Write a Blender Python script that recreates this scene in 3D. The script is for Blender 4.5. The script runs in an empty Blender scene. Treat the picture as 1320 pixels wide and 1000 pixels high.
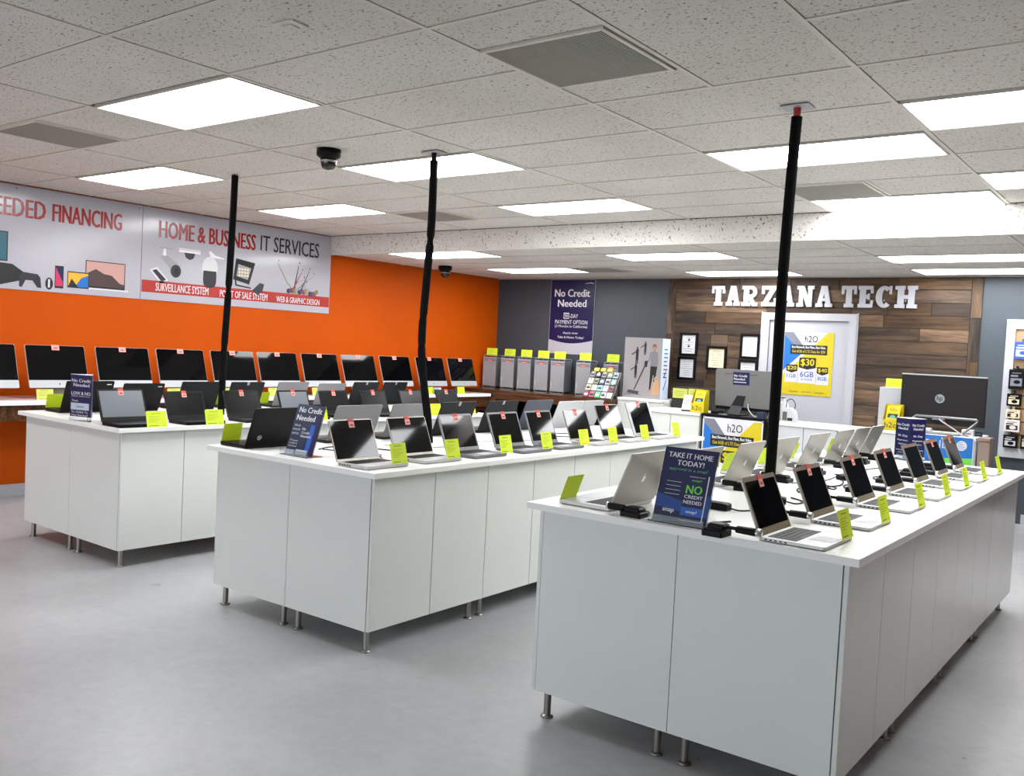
import bpy, math, random
from math import sin, cos, pi, radians as rad
from mathutils import Matrix, Vector

S = bpy.context.scene
COL = S.collection
# ------------------------------------------------------------------ camera
F_PX, YAW, PITCH, ROLL, CAMH = 1179.75, -0.6496, -0.0445, 0.0508, 1.5563
cy_, sy_, cp_, sp_ = cos(YAW), sin(YAW), cos(PITCH), sin(PITCH)
fw = Vector((sy_*cp_, cy_*cp_, sp_)); rt = Vector((cy_, -sy_, 0)); up = rt.cross(fw)
r2 = cos(ROLL)*rt + sin(ROLL)*up; u2 = -sin(ROLL)*rt + cos(ROLL)*up
cam = bpy.data.cameras.new('camera'); cam.sensor_fit = 'HORIZONTAL'; cam.sensor_width = 36
cam.lens = 36*F_PX/1320; cam.clip_start = .05; cam.clip_end = 100
co = bpy.data.objects.new('camera', cam); COL.objects.link(co)
co.matrix_world = Matrix(((r2.x, u2.x, -fw.x, 0), (r2.y, u2.y, -fw.y, 0), (r2.z, u2.z, -fw.z, CAMH), (0, 0, 0, 1)))
S.camera = co
# ------------------------------------------------------------------ world, exposure
W = bpy.data.worlds.new('world'); S.world = W; W.use_nodes = True
W.node_tree.nodes['Background'].inputs[0].default_value = (.80, .90, 1, 1)
W.node_tree.nodes['Background'].inputs[1].default_value = 5.0
LIGHT = 19.5
S.view_settings.view_transform = 'Standard'; S.view_settings.look = 'None'
S.view_settings.exposure = 0.0; S.view_settings.gamma = 1.0
S.view_settings.use_curve_mapping = False

random.seed(5)
# ------------------------------------------------------------------ materials
def lin(c):
    return tuple(((v/255)/12.92 if v/255 <= .04045 else ((v/255+.055)/1.055)**2.4) for v in c)
MATS = {}
def mat(name, rgb, rough=.5, metal=0, spec=.5, emit=0, var=.0, vscale=6, bump=0, bscale=60, coat=0, trans=0, objvar=0, vdist=(1, 1, 1)):
    if name in MATS: return MATS[name]
    m = bpy.data.materials.new(name); m.use_nodes = True; MATS[name] = m
    nt = m.node_tree; b = nt.nodes['Principled BSDF']
    c = (*lin(rgb), 1)
    b.inputs['Base Color'].default_value = c
    b.inputs['Roughness'].default_value = rough
    b.inputs['Metallic'].default_value = metal
    b.inputs['Specular IOR Level'].default_value = spec
    if coat: b.inputs['Coat Weight'].default_value = coat; b.inputs['Coat Roughness'].default_value = .05
    if trans: b.inputs['Transmission Weight'].default_value = trans
    if emit:
        b.inputs['Emission Color'].default_value = c; b.inputs['Emission Strength'].default_value = emit
    tc = nt.nodes.new('ShaderNodeTexCoord')
    nz = nt.nodes.new('ShaderNodeTexNoise'); nz.inputs['Scale'].default_value = vscale; nz.inputs['Detail'].default_value = 3
    mp = nt.nodes.new('ShaderNodeMapping'); mp.inputs['Scale'].default_value = vdist
    nt.links.new(tc.outputs['Object'], mp.inputs[0]); nt.links.new(mp.outputs[0], nz.inputs[0])
    if var or objvar:
        hv = nt.nodes.new('ShaderNodeHueSaturation'); hv.inputs['Color'].default_value = c
        mr = nt.nodes.new('ShaderNodeMapRange'); mr.inputs[1].default_value = .25; mr.inputs[2].default_value = .75
        mr.inputs[3].default_value = 1-var; mr.inputs[4].default_value = 1+var
        nt.links.new(nz.outputs[0], mr.inputs[0])
        if objvar:
            oi = nt.nodes.new('ShaderNodeObjectInfo'); m2 = nt.nodes.new('ShaderNodeMapRange')
            m2.inputs[3].default_value = 1-objvar; m2.inputs[4].default_value = 1+objvar
            nt.links.new(oi.outputs['Random'], m2.inputs[0])
            mu = nt.nodes.new('ShaderNodeMath'); mu.operation = 'MULTIPLY'
            nt.links.new(mr.outputs[0], mu.inputs[0]); nt.links.new(m2.outputs[0], mu.inputs[1])
            nt.links.new(mu.outputs[0], hv.inputs['Value'])
        else: nt.links.new(mr.outputs[0], hv.inputs['Value'])
        nt.links.new(hv.outputs[0], b.inputs['Base Color'])
    else:
        mr = nt.nodes.new('ShaderNodeMapRange'); mr.inputs[3].default_value = max(0, rough-.03); mr.inputs[4].default_value = min(1, rough+.03)
        nt.links.new(nz.outputs[0], mr.inputs[0]); nt.links.new(mr.outputs[0], b.inputs['Roughness'])
    if bump:
        n2 = nt.nodes.new('ShaderNodeTexNoise'); n2.inputs['Scale'].default_value = bscale
        bp = nt.nodes.new('ShaderNodeBump'); bp.inputs['Strength'].default_value = bump; bp.inputs['Distance'].default_value = .004
        nt.links.new(tc.outputs['Object'], n2.inputs[0]); nt.links.new(n2.outputs[0], bp.inputs['Height'])
        nt.links.new(bp.outputs[0], b.inputs['Normal'])
    return m

def ramp(nt, a, ca, b, cb):
    r = nt.nodes.new('ShaderNodeValToRGB'); e = r.color_ramp.elements
    e[0].position = a; e[0].color = ca; e[1].position = b; e[1].color = cb
    return r
def tile_material():
    m = mat('mineral_tile', (236, 230, 218), .95, spec=.1)
    nt = m.node_tree; b = nt.nodes['Principled BSDF']
    g = nt.nodes.new('ShaderNodeNewGeometry')
    mp = nt.nodes.new('ShaderNodeMapping'); mp.inputs['Scale'].default_value = (1.0, 1.5, 1.0)
    nt.links.new(g.outputs['Position'], mp.inputs[0])
    n = nt.nodes.new('ShaderNodeTexNoise'); n.inputs['Scale'].default_value = 52; n.inputs['Detail'].default_value = 2.5; n.inputs['Roughness'].default_value = .6
    n3 = nt.nodes.new('ShaderNodeTexNoise'); n3.inputs['Scale'].default_value = 120; n3.inputs['Detail'].default_value = 2
    nl = nt.nodes.new('ShaderNodeTexNoise'); nl.inputs['Scale'].default_value = 1.2
    for q in (n, n3): nt.links.new(mp.outputs[0], q.inputs[0])
    nt.links.new(g.outputs['Position'], nl.inputs[0])
    r1 = ramp(nt, .325, (.22, .20, .17, 1), .39, (1, 1, 1, 1)); nt.links.new(n.outputs[0], r1.inputs[0])
    r3 = ramp(nt, .31, (.4, .37, .32, 1), .37, (1, 1, 1, 1)); nt.links.new(n3.outputs[0], r3.inputs[0])
    r2_ = ramp(nt, .3, (.66, .635, .59, 1), .7, (.74, .71, .67, 1)); nt.links.new(nl.outputs[0], r2_.inputs[0])
    a = nt.nodes.new('ShaderNodeMixRGB'); a.blend_type = 'MULTIPLY'; a.inputs[0].default_value = 1
    c = nt.nodes.new('ShaderNodeMixRGB'); c.blend_type = 'MULTIPLY'; c.inputs[0].default_value = 1
    nt.links.new(r2_.outputs[0], a.inputs[1]); nt.links.new(r1.outputs[0], a.inputs[2])
    nt.links.new(a.outputs[0], c.inputs[1]); nt.links.new(r3.outputs[0], c.inputs[2])
    nt.links.new(c.outputs[0], b.inputs['Base Color'])
    bp = nt.nodes.new('ShaderNodeBump'); bp.inputs['Strength'].default_value = .4; bp.inputs['Distance'].default_value = .003
    nt.links.new(r1.outputs[0], bp.inputs['Height']); nt.links.new(bp.outputs[0], b.inputs['Normal'])
    return m
def floor_material():
    m = mat('sealed_concrete', (176, 176, 176), .32, spec=.5)
    nt = m.node_tree; b = nt.nodes['Principled BSDF']
    g = nt.nodes.new('ShaderNodeNewGeometry')
    def noise(sc, det, ro=.5):
        q = nt.nodes.new('ShaderNodeTexNoise'); q.inputs['Scale'].default_value = sc; q.inputs['Detail'].default_value = det; q.inputs['Roughness'].default_value = ro
        nt.links.new(g.outputs['Position'], q.inputs[0]); return q
    n = noise(.9, 5); n2 = noise(3.1, 4); n4 = noise(14, 5, .7)
    r1 = ramp(nt, .3, (.325, .33, .338, 1), .7, (.425, .43, .435, 1)); nt.links.new(n.outputs[0], r1.inputs[0])
    r4 = ramp(nt, .3, (.88, .88, .88, 1), .62, (1, 1, 1, 1)); nt.links.new(n4.outputs[0], r4.inputs[0])
    v = nt.nodes.new('ShaderNodeTexVoronoi'); v.inputs['Scale'].default_value = 2.3; v.inputs['Randomness'].default_value = 1
    nt.links.new(g.outputs['Position'], v.inputs['Vector'])
    r5 = ramp(nt, .018, (.35, .3, .28, 1), .026, (1, 1, 1, 1)); nt.links.new(v.outputs['Distance'], r5.inputs[0])
    a = nt.nodes.new('ShaderNodeMixRGB'); a.blend_type = 'MULTIPLY'; a.inputs[0].default_value = 1
    c = nt.nodes.new('ShaderNodeMixRGB'); c.blend_type = 'MULTIPLY'; c.inputs[0].default_value = .7
    nt.links.new(r1.outputs[0], a.inputs[1]); nt.links.new(r4.outputs[0], a.inputs[2])
    nt.links.new(a.outputs[0], c.inputs[1]); nt.links.new(r5.outputs[0], c.inputs[2]); nt.links.new(c.outputs[0], b.inputs['Base Color'])
    rr = nt.nodes.new('ShaderNodeMapRange'); rr.inputs[1].default_value = .2; rr.inputs[2].default_value = .8
    rr.inputs[3].default_value = .26; rr.inputs[4].default_value = .42
    nt.links.new(n2.outputs[0], rr.inputs[0]); nt.links.new(rr.outputs[0], b.inputs['Roughness'])
    return m
def wood_material(name, dark, light, grain=(2.2, 30, 30), ov=True, rough=.6):
    m = mat(name, dark, rough, spec=.3)
    nt = m.node_tree; b = nt.nodes['Principled BSDF']
    g = nt.nodes.new('ShaderNodeNewGeometry'); oi = nt.nodes.new('ShaderNodeObjectInfo')
    mp = nt.nodes.new('ShaderNodeMapping'); mp.inputs['Scale'].default_value = grain
    ad = nt.nodes.new('ShaderNodeVectorMath'); ad.operation = 'ADD'
    sc = nt.nodes.new('ShaderNodeVectorMath'); sc.operation = 'SCALE'; sc.inputs['Scale'].default_value = 30
    nt.links.new(oi.outputs['Random'], sc.inputs[0])
    nt.links.new(g.outputs['Position'], ad.inputs[0]); nt.links.new(sc.outputs[0], ad.inputs[1])
    nt.links.new(ad.outputs[0], mp.inputs[0])
    n = nt.nodes.new('ShaderNodeTexNoise'); n.inputs['Scale'].default_value = 1; n.inputs['Detail'].default_value = 10; n.inputs['Roughness'].default_value = .68; n.inputs['Distortion'].default_value = .5
    nt.links.new(mp.outputs[0], n.inputs[0])
    r = ramp(nt, .36, (*lin([v*.8 for v in dark]), 1), .66, (*lin([v*1.1 for v in light]), 1)); nt.links.new(n.outputs[0], r.inputs[0])
    hv = nt.nodes.new('ShaderNodeHueSaturation')
    if ov:
        cr = nt.nodes.new('ShaderNodeValToRGB'); cr.color_ramp.interpolation = 'CONSTANT'; e = cr.color_ramp.elements
        e[0].color = (.42,)*3+(1,); e[1].position = .2; e[1].color = (1.1,)*3+(1,)
        for p_, v_ in ((.34, .62), (.5, 1.45), (.62, .8), (.74, .5), (.84, 1.25), (.93, .7)):
            q = e.new(p_); q.color = (v_, v_, v_, 1)
        nt.links.new(oi.outputs['Random'], cr.inputs[0]); nt.links.new(cr.outputs[0], hv.inputs['Value'])
        m3 = nt.nodes.new('ShaderNodeMapRange'); m3.inputs[3].default_value = .8; m3.inputs[4].default_value = 1.15
        nt.links.new(oi.outputs['Random'], m3.inputs[0]); nt.links.new(m3.outputs[0], hv.inputs['Saturation'])
    nt.links.new(r.outputs[0], hv.inputs['Color']); nt.links.new(hv.outputs[0], b.inputs['Base Color'])
    bp = nt.nodes.new('ShaderNodeBump'); bp.inputs['Strength'].default_value = .3; bp.inputs['Distance'].default_value = .003
    nt.links.new(n.outputs[0], bp.inputs['Height']); nt.links.new(bp.outputs[0], b.inputs['Normal'])
    return m

TILE = tile_material(); FLOOR = floor_material()
PLANK = wood_material('reclaimed_wood', (60, 46, 35), (98, 77, 58), grain=(1.6, 16, 16))
RUSTIC = wood_material('rustic_brown_wood', (46, 26, 15), (98, 62, 36), ov=False, rough=.35)
DIFF = mat('light_diffuser', (250, 252, 255), .4, emit=LIGHT)
GRID = mat('grid_white', (214, 209, 199), .5, var=.02)
PLEN = mat('plenum_dark', (52, 48, 44), .9)
ORANGE = mat('orange_paint', (190, 77, 0), .55, spec=.12, var=.03, vscale=2)
GRAYP = mat('slate_grey_paint', (60, 68, 75), .5, var=.03, vscale=2)
WHITEP = mat('white_paint', (178, 178, 184), .4)
TOP = mat('white_laminate_top', (228, 227, 222), .3, spec=.45)
CAB = mat('white_cabinet_front', (206, 208, 202), .17, spec=.5, var=.01)
CABD = mat('cabinet_carcass_edge', (196, 196, 190), .4)
STEEL = mat('brushed_steel', (150, 145, 140), .35, metal=1)
CHROME = mat('pale_cap_metal', (205, 205, 205), .25, metal=.7)
BLACK = mat('black_plastic', (5, 5, 6), .42, spec=.16, var=.05)
BLACKM = mat('black_foam', (8, 8, 9), .8, spec=.1, bump=.3, bscale=90)
DARK = mat('dark_grey_plastic', (20, 21, 24), .45, spec=.3)
SILVER = mat('silver_aluminium', (142, 138, 129), .38, metal=.75)
SILVERB = mat('laptop_deck_aluminium', (188, 187, 184), .4, metal=.4)
SILVERW = mat('pale_silver_plastic', (176, 178, 180), .4, metal=.2)
GREYL = mat('grey_plastic_lid', (112, 112, 115), .4, metal=.35)
NAVYL = mat('navy_lid', (28, 38, 58), .35, metal=.2)
CHARL = mat('charcoal_lid', (11, 14, 18), .5, spec=.18)
SCREEN = mat('black_screen_glass', (4, 4, 5), .05, spec=.24)
SCREENM = mat('matte_screen', (6, 7, 8), .25, spec=.18)
KEYM = mat('keyboard_black', (8, 8, 10), .55, spec=.2)
KEYG = mat('keyboard_grey', (16, 16, 20), .55, spec=.25)
PAD = mat('touchpad_silver', (176, 178, 182), .3, metal=.4)
NEON = mat('neon_yellow_paper', (218, 236, 48), .6, var=.03, objvar=.06)
NEONP = mat('pale_yellow_paper', (222, 226, 112), .6)
for pm_ in (NEON, NEONP):
    nt = pm_.node_tree; b_ = nt.nodes['Principled BSDF']; tr = nt.nodes.new('ShaderNodeBsdfTranslucent'); mx = nt.nodes.new('ShaderNodeMixShader'); mx.inputs[0].default_value = .25
    lk = b_.inputs['Base Color'].links
    if lk: nt.links.new(lk[0].from_socket, tr.inputs[0])
    else: tr.inputs[0].default_value = b_.inputs['Base Color'].default_value
    nt.links.new(b_.outputs[0], mx.inputs[1]); nt.links.new(tr.outputs[0], mx.inputs[2]); nt.links.new(mx.outputs[0], nt.nodes['Material Output'].inputs[0])
INK = mat('faint_ink', (120, 130, 40), .7)
INKB = mat('black_ink', (14, 14, 16), .5)
PINK = mat('pink_label', (226, 150, 138), .55)
RED = mat('red_label', (206, 66, 56), .55)
WHITE = mat('white_print', (208, 208, 210), .5)
BLUE = mat('blue_navy_print', (10, 18, 66), .35)
BLUET = mat('slate_blue_print', (24, 42, 66), .35)
MIDB = mat('mid_blue_print', (26, 84, 170), .35)
GREEN = mat('green_print', (104, 200, 66), .4)
TEAL = mat('teal_print', (90, 160, 130), .4)
YEL = mat('yellow_print', (200, 180, 4), .45)
SKYB = mat('sky_blue_print', (14, 104, 184), .45)
GREYPR = mat('grey_print', (112, 116, 126), .45)
REDPR = mat('brick_red_print', (150, 26, 22), .25)
REDBAR = mat('red_bar_print', (170, 44, 34), .25)
SIGNW = mat('glossy_sign_board', (176, 174, 182), .16, spec=.5)
ACRY = mat('clear_acrylic', (225, 232, 235), .05, trans=.9)
TAN = mat('tan_slatwall', (176, 140, 104), .5, var=.05)
WARM = mat('warm_tan_wall', (176, 104, 72), .6)
LGREY = mat('light_grey_wall', (186, 190, 192), .6)
GLASSG = mat('green_edged_glass', (190, 208, 206), .12, spec=.6)
ALUM = mat('perforated_aluminium', (150, 150, 152), .5, metal=.3, bump=.6, bscale=420)
ALUMF = mat('tower_frame_aluminium', (150, 150, 154), .4, metal=.25)
REDPL = mat('red_plastic', (150, 26, 22), .4)
BROWNC = mat('brown_side_panel', (140, 122, 110), .5)
SKIN = mat('printed_skin', (170, 120, 96), .5)
SWEAT = mat('printed_grey_sweater', (122, 120, 124), .5)
TANP = mat('printed_tan_dog', (190, 150, 112), .5)
CREAM = mat('cream_print', (226, 210, 178), .5)
LOGO = mat('bright_logo', (236, 236, 232), .2)
LOGOG = mat('grey_logo', (140, 140, 140), .3, metal=.5)

# ------------------------------------------------------------------ mesh builder
TEXTCACHE = {}
def text_geo(s, bold):
    k = s
    if k in TEXTCACHE: return TEXTCACHE[k]
    c = bpy.data.curves.new('t', 'FONT'); c.body = s; c.resolution_u = 2
    
    o = bpy.data.objects.new('t', c); COL.objects.link(o)
    dg = bpy.context.evaluated_depsgraph_get(); dg.update()
    me = bpy.data.meshes.new_from_object(o.evaluated_get(dg))
    v = [(p.co.x, p.co.y) for p in me.vertices]; f = [list(p.vertices) for p in me.polygons]
    bpy.data.objects.remove(o); bpy.data.curves.remove(c); bpy.data.meshes.remove(me)
    x0 = min(p[0] for p in v); x1 = max(p[0] for p in v); y0 = min(p[1] for p in v); y1 = max(p[1] for p in v)
    v = [((p[0]-x0)/(x1-x0), (p[1]-y0)/(y1-y0)) for p in v]
    TEXTCACHE[k] = (v, f); return TEXTCACHE[k]

class MB:
    def __init__(s): s.v = []; s.f = []; s.mi = []; s.ms = []; s.M = None; s.sm = []
    def m(s, mt):
        if mt not in s.ms: s.ms.append(mt)
        return s.ms.index(mt)
    def add(s, vs, fs, mt, smooth=False):
        o = len(s.v); i = s.m(mt)
        for p in vs:
            p = Vector(p)
            if s.M is not None: p = s.M @ p
            s.v.append(tuple(p))
        for f in fs: s.f.append([o+k for k in f]); s.mi.append(i); s.sm.append(smooth)
        return s
    def box(s, x0, x1, y0, y1, z0, z1, mt):
        vs = [(x, y, z) for x in (x0, x1) for y in (y0, y1) for z in (z0, z1)]
        return s.add(vs, [(0, 1, 3, 2), (4, 6, 7, 5), (0, 4, 5, 1), (2, 3, 7, 6), (0, 2, 6, 4), (1, 5, 7, 3)], mt)
    def cbox(s, x0, x1, y0, y1, z0, z1, mt, c=.003):
        # box with chamfered vertical (z) corner edges and top edge
        pts = [(x0+c, y0), (x1-c, y0), (x1, y0+c), (x1, y1-c), (x1-c, y1), (x0+c, y1), (x0, y1-c), (x0, y0+c)]
        vs = [(x, y, z0) for x, y in pts]+[(x, y, z1-c) for x, y in pts]
        cx, cyy = (x0+x1)/2, (y0+y1)/2
        vs += [(x+(c if x < cx else -c), y+(c if y < cyy else -c), z1) for x, y in pts]
        fs = [tuple(reversed(range(8))), tuple(range(16, 24))]
        for r in (0, 8):
            for i in range(8):
                j = (i+1) % 8; fs.append((r+i, r+j, r+8+j, r+8+i))
        return s.add(vs, fs, mt)
    def prism(s, pts, y0, y1, mt):     # polygon in XZ extruded along Y (front at y0)
        n = len(pts)
        vs = [(x, y0, z) for x, z in pts]+[(x, y1, z) for x, z in pts]
        fs = [tuple(range(n)), tuple(reversed(range(n, 2*n)))]+[(i, i+n, (i+1) % n+n, (i+1) % n) for i in range(n)]
        return s.add(vs, fs, mt)
    def prismz(s, pts, z0, z1, mt):
        n = len(pts)
        vs = [(x, y, z0) for x, y in pts]+[(x, y, z1) for x, y in pts]
        fs = [tuple(reversed(range(n))), tuple(range(n, 2*n))]+[(i, (i+1) % n, (i+1) % n+n, i+n) for i in range(n)]
        return s.add(vs, fs, mt)
    def poly(s, pts, y, mt): return s.add([(x, y, z) for x, z in pts], [tuple(range(len(pts)))], mt)
    def rect(s, x0, x1, z0, z1, y, mt): return s.poly([(x0, z0), (x1, z0), (x1, z1), (x0, z1)], y, mt)
    def disc(s, x, z, rx, rz, y, mt, n=20): return s.poly([(x+rx*cos(2*pi*i/n), z+rz*sin(2*pi*i/n)) for i in range(n)], y, mt)
    def text(s, t, x0, x1, z0, z1, y, mt, bold=1):
        v, f = text_geo(t, bold); d = (0, .03, .07)[bold]*(z1-z0); k = (1, 2, 3)[bold]
        for i in range(k):
            o = d*i/max(1, k-1)
            s.add([(x0+o+a*(x1-x0-d), y-.00012*i, z0+b*(z1-z0)) for a, b in v], f, mt)
        return s
    def cyl(s, x, y, z0, z1, r0, r1, mt, n=14, caps=True):
        vs = [(x+r0*cos(2*pi*i/n), y+r0*sin(2*pi*i/n), z0) for i in range(n)]+[(x+r1*cos(2*pi*i/n), y+r1*sin(2*pi*i/n), z1) for i in range(n)]
        s.add(vs, [(i, (i+1) % n, (i+1) % n+n, i+n) for i in range(n)], mt, True)
        if caps: s.add(vs, [tuple(reversed(range(n))), tuple(range(n, 2*n))], mt)
        return s
    def lathe(s, x, y, prof, mt, n=20):
        vs = []; fs = []
        for r, z in prof: vs += [(x+r*cos(2*pi*i/n), y+r*sin(2*pi*i/n), z) for i in range(n)]
        for k in range(len(prof)-1):
            for i in range(n): j = (i+1) % n; fs.append((k*n+i, k*n+j, k*n+n+j, k*n+n+i))
        return s.add(vs, fs, mt, True)
    def tube(s, pts, r, mt, n=8):
        P = [Vector(p) for p in pts]; vs = []; fs = []
        for i, p in enumerate(P):
            d = (P[min(i+1, len(P)-1)]-P[max(i-1, 0)]).normalized()
            a = d.cross(Vector((0, 0, 1)))
            if a.length < .05: a = d.cross(Vector((0, 1, 0)))
            a.normalize(); b = d.cross(a)
            vs += [tuple(p+r*(cos(2*pi*k/n)*a+sin(2*pi*k/n)*b)) for k in range(n)]
        for i in range(len(P)-1):
            for k in range(n): j = (k+1) % n; fs.append((i*n+k, i*n+j, i*n+n+j, i*n+n+k))
        s.add(vs, fs, mt, True)
        return s.add(vs, [tuple(reversed(range(n))), tuple(range(len(vs)-n, len(vs)))], mt)
    def mesh(s, name):
        me = bpy.data.meshes.new(name); me.from_pydata(s.v, [], s.f)
        for m_ in s.ms: me.materials.append(m_)
        me.polygons.foreach_set('material_index', s.mi); me.polygons.foreach_set('use_smooth', s.sm)
        me.update(); return me
def O(name, data, parent=None, loc=(0, 0, 0), rz=0, kind=None, label=None):
    if isinstance(data, MB): data = data.mesh(name)
    o = bpy.data.objects.new(name, data); COL.objects.link(o)
    if parent is not None: o.parent = parent
    o.location = loc; o.rotation_euler = (0, 0, rz)
    if kind: o['kind'] = kind
    elif name in ('print', 'product_pictures', 'lettering', 'screw_heads', 'front_print', 'side_print'): o['kind'] = 'stuff'
    if label: o['label'] = label
    return o
def tag(o, label, cat, group=None):
    o['label'] = label; o['category'] = cat
    if group: o['group'] = group
    return o
def thing(name, label, cat, loc=(0, 0, 0), rz=0, group=None):
    return tag(O(name, None, None, loc, rz), label, cat, group)
def struct(name, mb, label=None):
    o = O(name, mb); o['kind'] = 'structure'
    if label: o['label'] = label
    return o
def smooth_path(pts, k=5):
    P = [Vector(p) for p in pts]; out = []
    for i in range(len(P)-1):
        a = P[max(i-1, 0)]; b = P[i]; c = P[i+1]; d = P[min(i+2, len(P)-1)]
        for j in range(k):
            t = j/k; out.append(.5*((2*b)+(-a+c)*t+(2*a-5*b+4*c-d)*t*t+(-a+3*b-3*c+d)*t**3))
    out.append(P[-1]); return out
ORD = ['nearest', 'second', 'third', 'fourth', 'fifth', 'sixth', 'seventh', 'eighth', 'ninth', 'tenth', 'eleventh', 'twelfth', 'thirteenth', 'fourteenth']

# ------------------------------------------------------------------ room
Z1, Z2, XO, YB, YS, ZT = 2.7685, 2.5504, -8.4563, 10.6926, 7.42, .915
XR, YF = 3.6, -3.2
b = MB(); b.box(XO-.1, XR+.1, YF-.1, YB+.1, -.1, 0, FLOOR); struct('floor', b, 'glossy grey sealed concrete floor')
b = MB(); b.box(XO-.12, XO, YF-.1, YB+.1, 0, Z1+.1, ORANGE); struct('wall_left', b, 'bright orange painted wall')
b = MB(); b.box(XR, XR+.12, YF-.1, YB+.1, 0, Z1+.1, WARM); struct('wall_right', b)
b = MB(); b.box(XO, XR, YF-.12, YF, 0, .35, LGREY); b.box(XO, XR, YF-.12, YF, 2.35, Z1+.1, LGREY)
WINX = [XO+.5+1.78*i for i in range(6)]
b.box(XO, WINX[0], YF-.12, YF, .35, 2.35, LGREY); b.box(WINX[5], XR, YF-.12, YF, .35, 2.35, LGREY)
struct('wall_front', b)
for i in range(5):
    b = MB(); xa_, xb_ = WINX[i], WINX[i+1]
    for q in ((xa_, xa_+.05, .35, 2.35), (xb_-.05, xb_, .35, 2.35), (xa_+.05, xb_-.05, .35, .40), (xa_+.05, xb_-.05, 2.30, 2.35)): b.box(q[0], q[1], YF-.09, YF-.03, q[2], q[3], STEEL)
    struct('window_%d' % (i+1), b)
b = MB(); b.box(XO-4, XR+4, YF-9, YF-.13, -.15, -.02, mat('outdoor_paving', (120, 118, 114), .9)); struct('paving_outside', b)  # unseen paving slab outdoors, beyond the front windows
WB = MB(); WB.box(XO, XR, YB, YB+.12, 0, Z2+.3, GRAYP); wall_back = struct('wall_back', WB, 'slate grey painted wall with a section of reclaimed wood planks')
b = MB(); b.box(XO, XO+.015, YF, YB-.75, 0, .1, WHITEP); b.box(XO, XO+.010, YF, YB-.75, .1, .106, WHITEP); struct('baseboard_left', b)
b = MB(); b.box(-1.45, XR, YB-.015, YB, 0, .1, WHITEP); struct('baseboard_back', b)
# planks
x0w, x1w = -5.64, -1.95
rows = 18; rh = Z2/rows
def plank(xa, xb, za, zb, vertical=False):
    y = YB-.012-random.uniform(0, .010); g = .0025
    m = MB(); m.box(xa+g, xb-g, y, YB, za+g, zb-g, PLANKV if vertical else PLANK)
    # box centred on its own origin keeps Object Info random per plank
    O('wood_plank', m, wall_back)
PLANKV = wood_material('reclaimed_wood_upright', (64, 49, 37), (108, 86, 65), grain=(16, 16, 1.6))
for r in range(rows):
    za, zb = r*rh, (r+1)*rh
    segs = [(x0w+.11, x1w-.11)]
    if za < 2.12-.02: segs = [(x0w+.11, -4.345), (-3.225, x1w-.11)]
    if za < .7: segs = []
    for a, c in segs:
        x = a
        while x < c-.01:
            L = random.choice((.25, .4, .6, .75, .9, 1.2))*random.uniform(.85, 1.15)
            if c-(x+L) < .2: L = c-x
            plank(x, min(x+L, c), za, min(zb, 2.545)); x += L
for xa in (x0w, x1w-.11):
    z = .7
    while z < 2.5:
        L = random.uniform(.3, .75)
        if 2.545-(z+L) < .2: L = 2.545-z
        plank(xa, xa+.11, z, z+L, True); z += L

# ceilings
GX, PX, GY, PY = -2.5, 1.265, 5.03, .6
XW = 1.32
cb = MB(); cb.box(XO, XR, YF, YS, Z1+.035, Z1+.1, PLEN)
cb.box(XW, XR, YF, YS, Z1, Z1+.035, GRID); cb.box(XO, XW, YF, 1.43, Z1, Z1+.035, GRID)
cb.box(XO, XR, YS, YB, Z2+.035, Z2+.1, PLEN); cb.box(XW, XR, YS, YB, Z2, Z2+.035, GRID)
ceiling = struct('ceiling', cb, 'suspended ceiling of speckled mineral tiles')
COLS = [GX+PX*k for k in range(-5, 4)]      # column starts
def clipx(x): return max(XO, min(XW, x))
UL = {(-4, 3.83), (-4, 5.63), (-2, 2.63), (-2, 4.43), (-2, 6.23), (0, 5.03), (0, 6.83), (1, 4.43), (1, 6.23)}
LL = {(-4, 7.43), (-4, 9.23), (-2, 8.03), (-2, 9.83), (0, 8.63), (0, 9.83)}
LABEL = {(-2, 2.63): 'large recessed ceiling light nearest on the left, above the empty floor',
 (-4, 3.83): 'recessed ceiling light just right of the leftmost grille, above the financing sign end',
 (-4, 5.63): 'recessed ceiling light above the camera picture end of the orange wall sign',
 (-2, 4.43): 'recessed ceiling light beside the large black dome camera, behind the middle pole top',
 (-2, 6.23): 'recessed ceiling light right of the middle pole, nearest in front of the drop',
 (0, 5.03): 'recessed ceiling light crossed by the right black pole',
 (0, 6.83): 'recessed ceiling light touching the drop, right of the right pole',
 (1, 4.43): 'warm tinted recessed ceiling light at the upper right picture edge',
 (1, 6.23): 'short slice of recessed ceiling light at the right picture edge near the drop',
 (-4, 7.43): 'low ceiling light over the far orange wall, just past the drop',
 (-4, 9.23): 'low ceiling light over the grey wall corner near the blue banner',
 (-2, 8.03): 'low ceiling light past the drop, between middle and right poles',
 (-2, 9.83): 'low ceiling light against the wood plank wall above the sign letters',
 (0, 8.63): 'low ceiling light at the right edge, nearer of the two there',
 (0, 9.83): 'low ceiling light at the right edge, farther one close to the back wall'}
def ceiling_light(x, y, z, label):
    t = thing('ceiling_light', label, 'ceiling light', (x, y, z), 0, 'recessed ceiling lights')
    w, d = PX-.03, PY-.03
    m = MB(); e = .012
    for a in ((0, w, 0, e), (0, w, d-e, d), (0, e, e, d-e), (w-e, w, e, d-e)): m.box(a[0], a[1], a[2], a[3], -.004, .03, GRID)
    O('frame', m, t, (.015, .015, 0))
    m = MB(); m.box(e, w-e, e, d-e, .004, .012, DIFF)
    O('diffuser', m, t, (.015, .015, 0))
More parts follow.
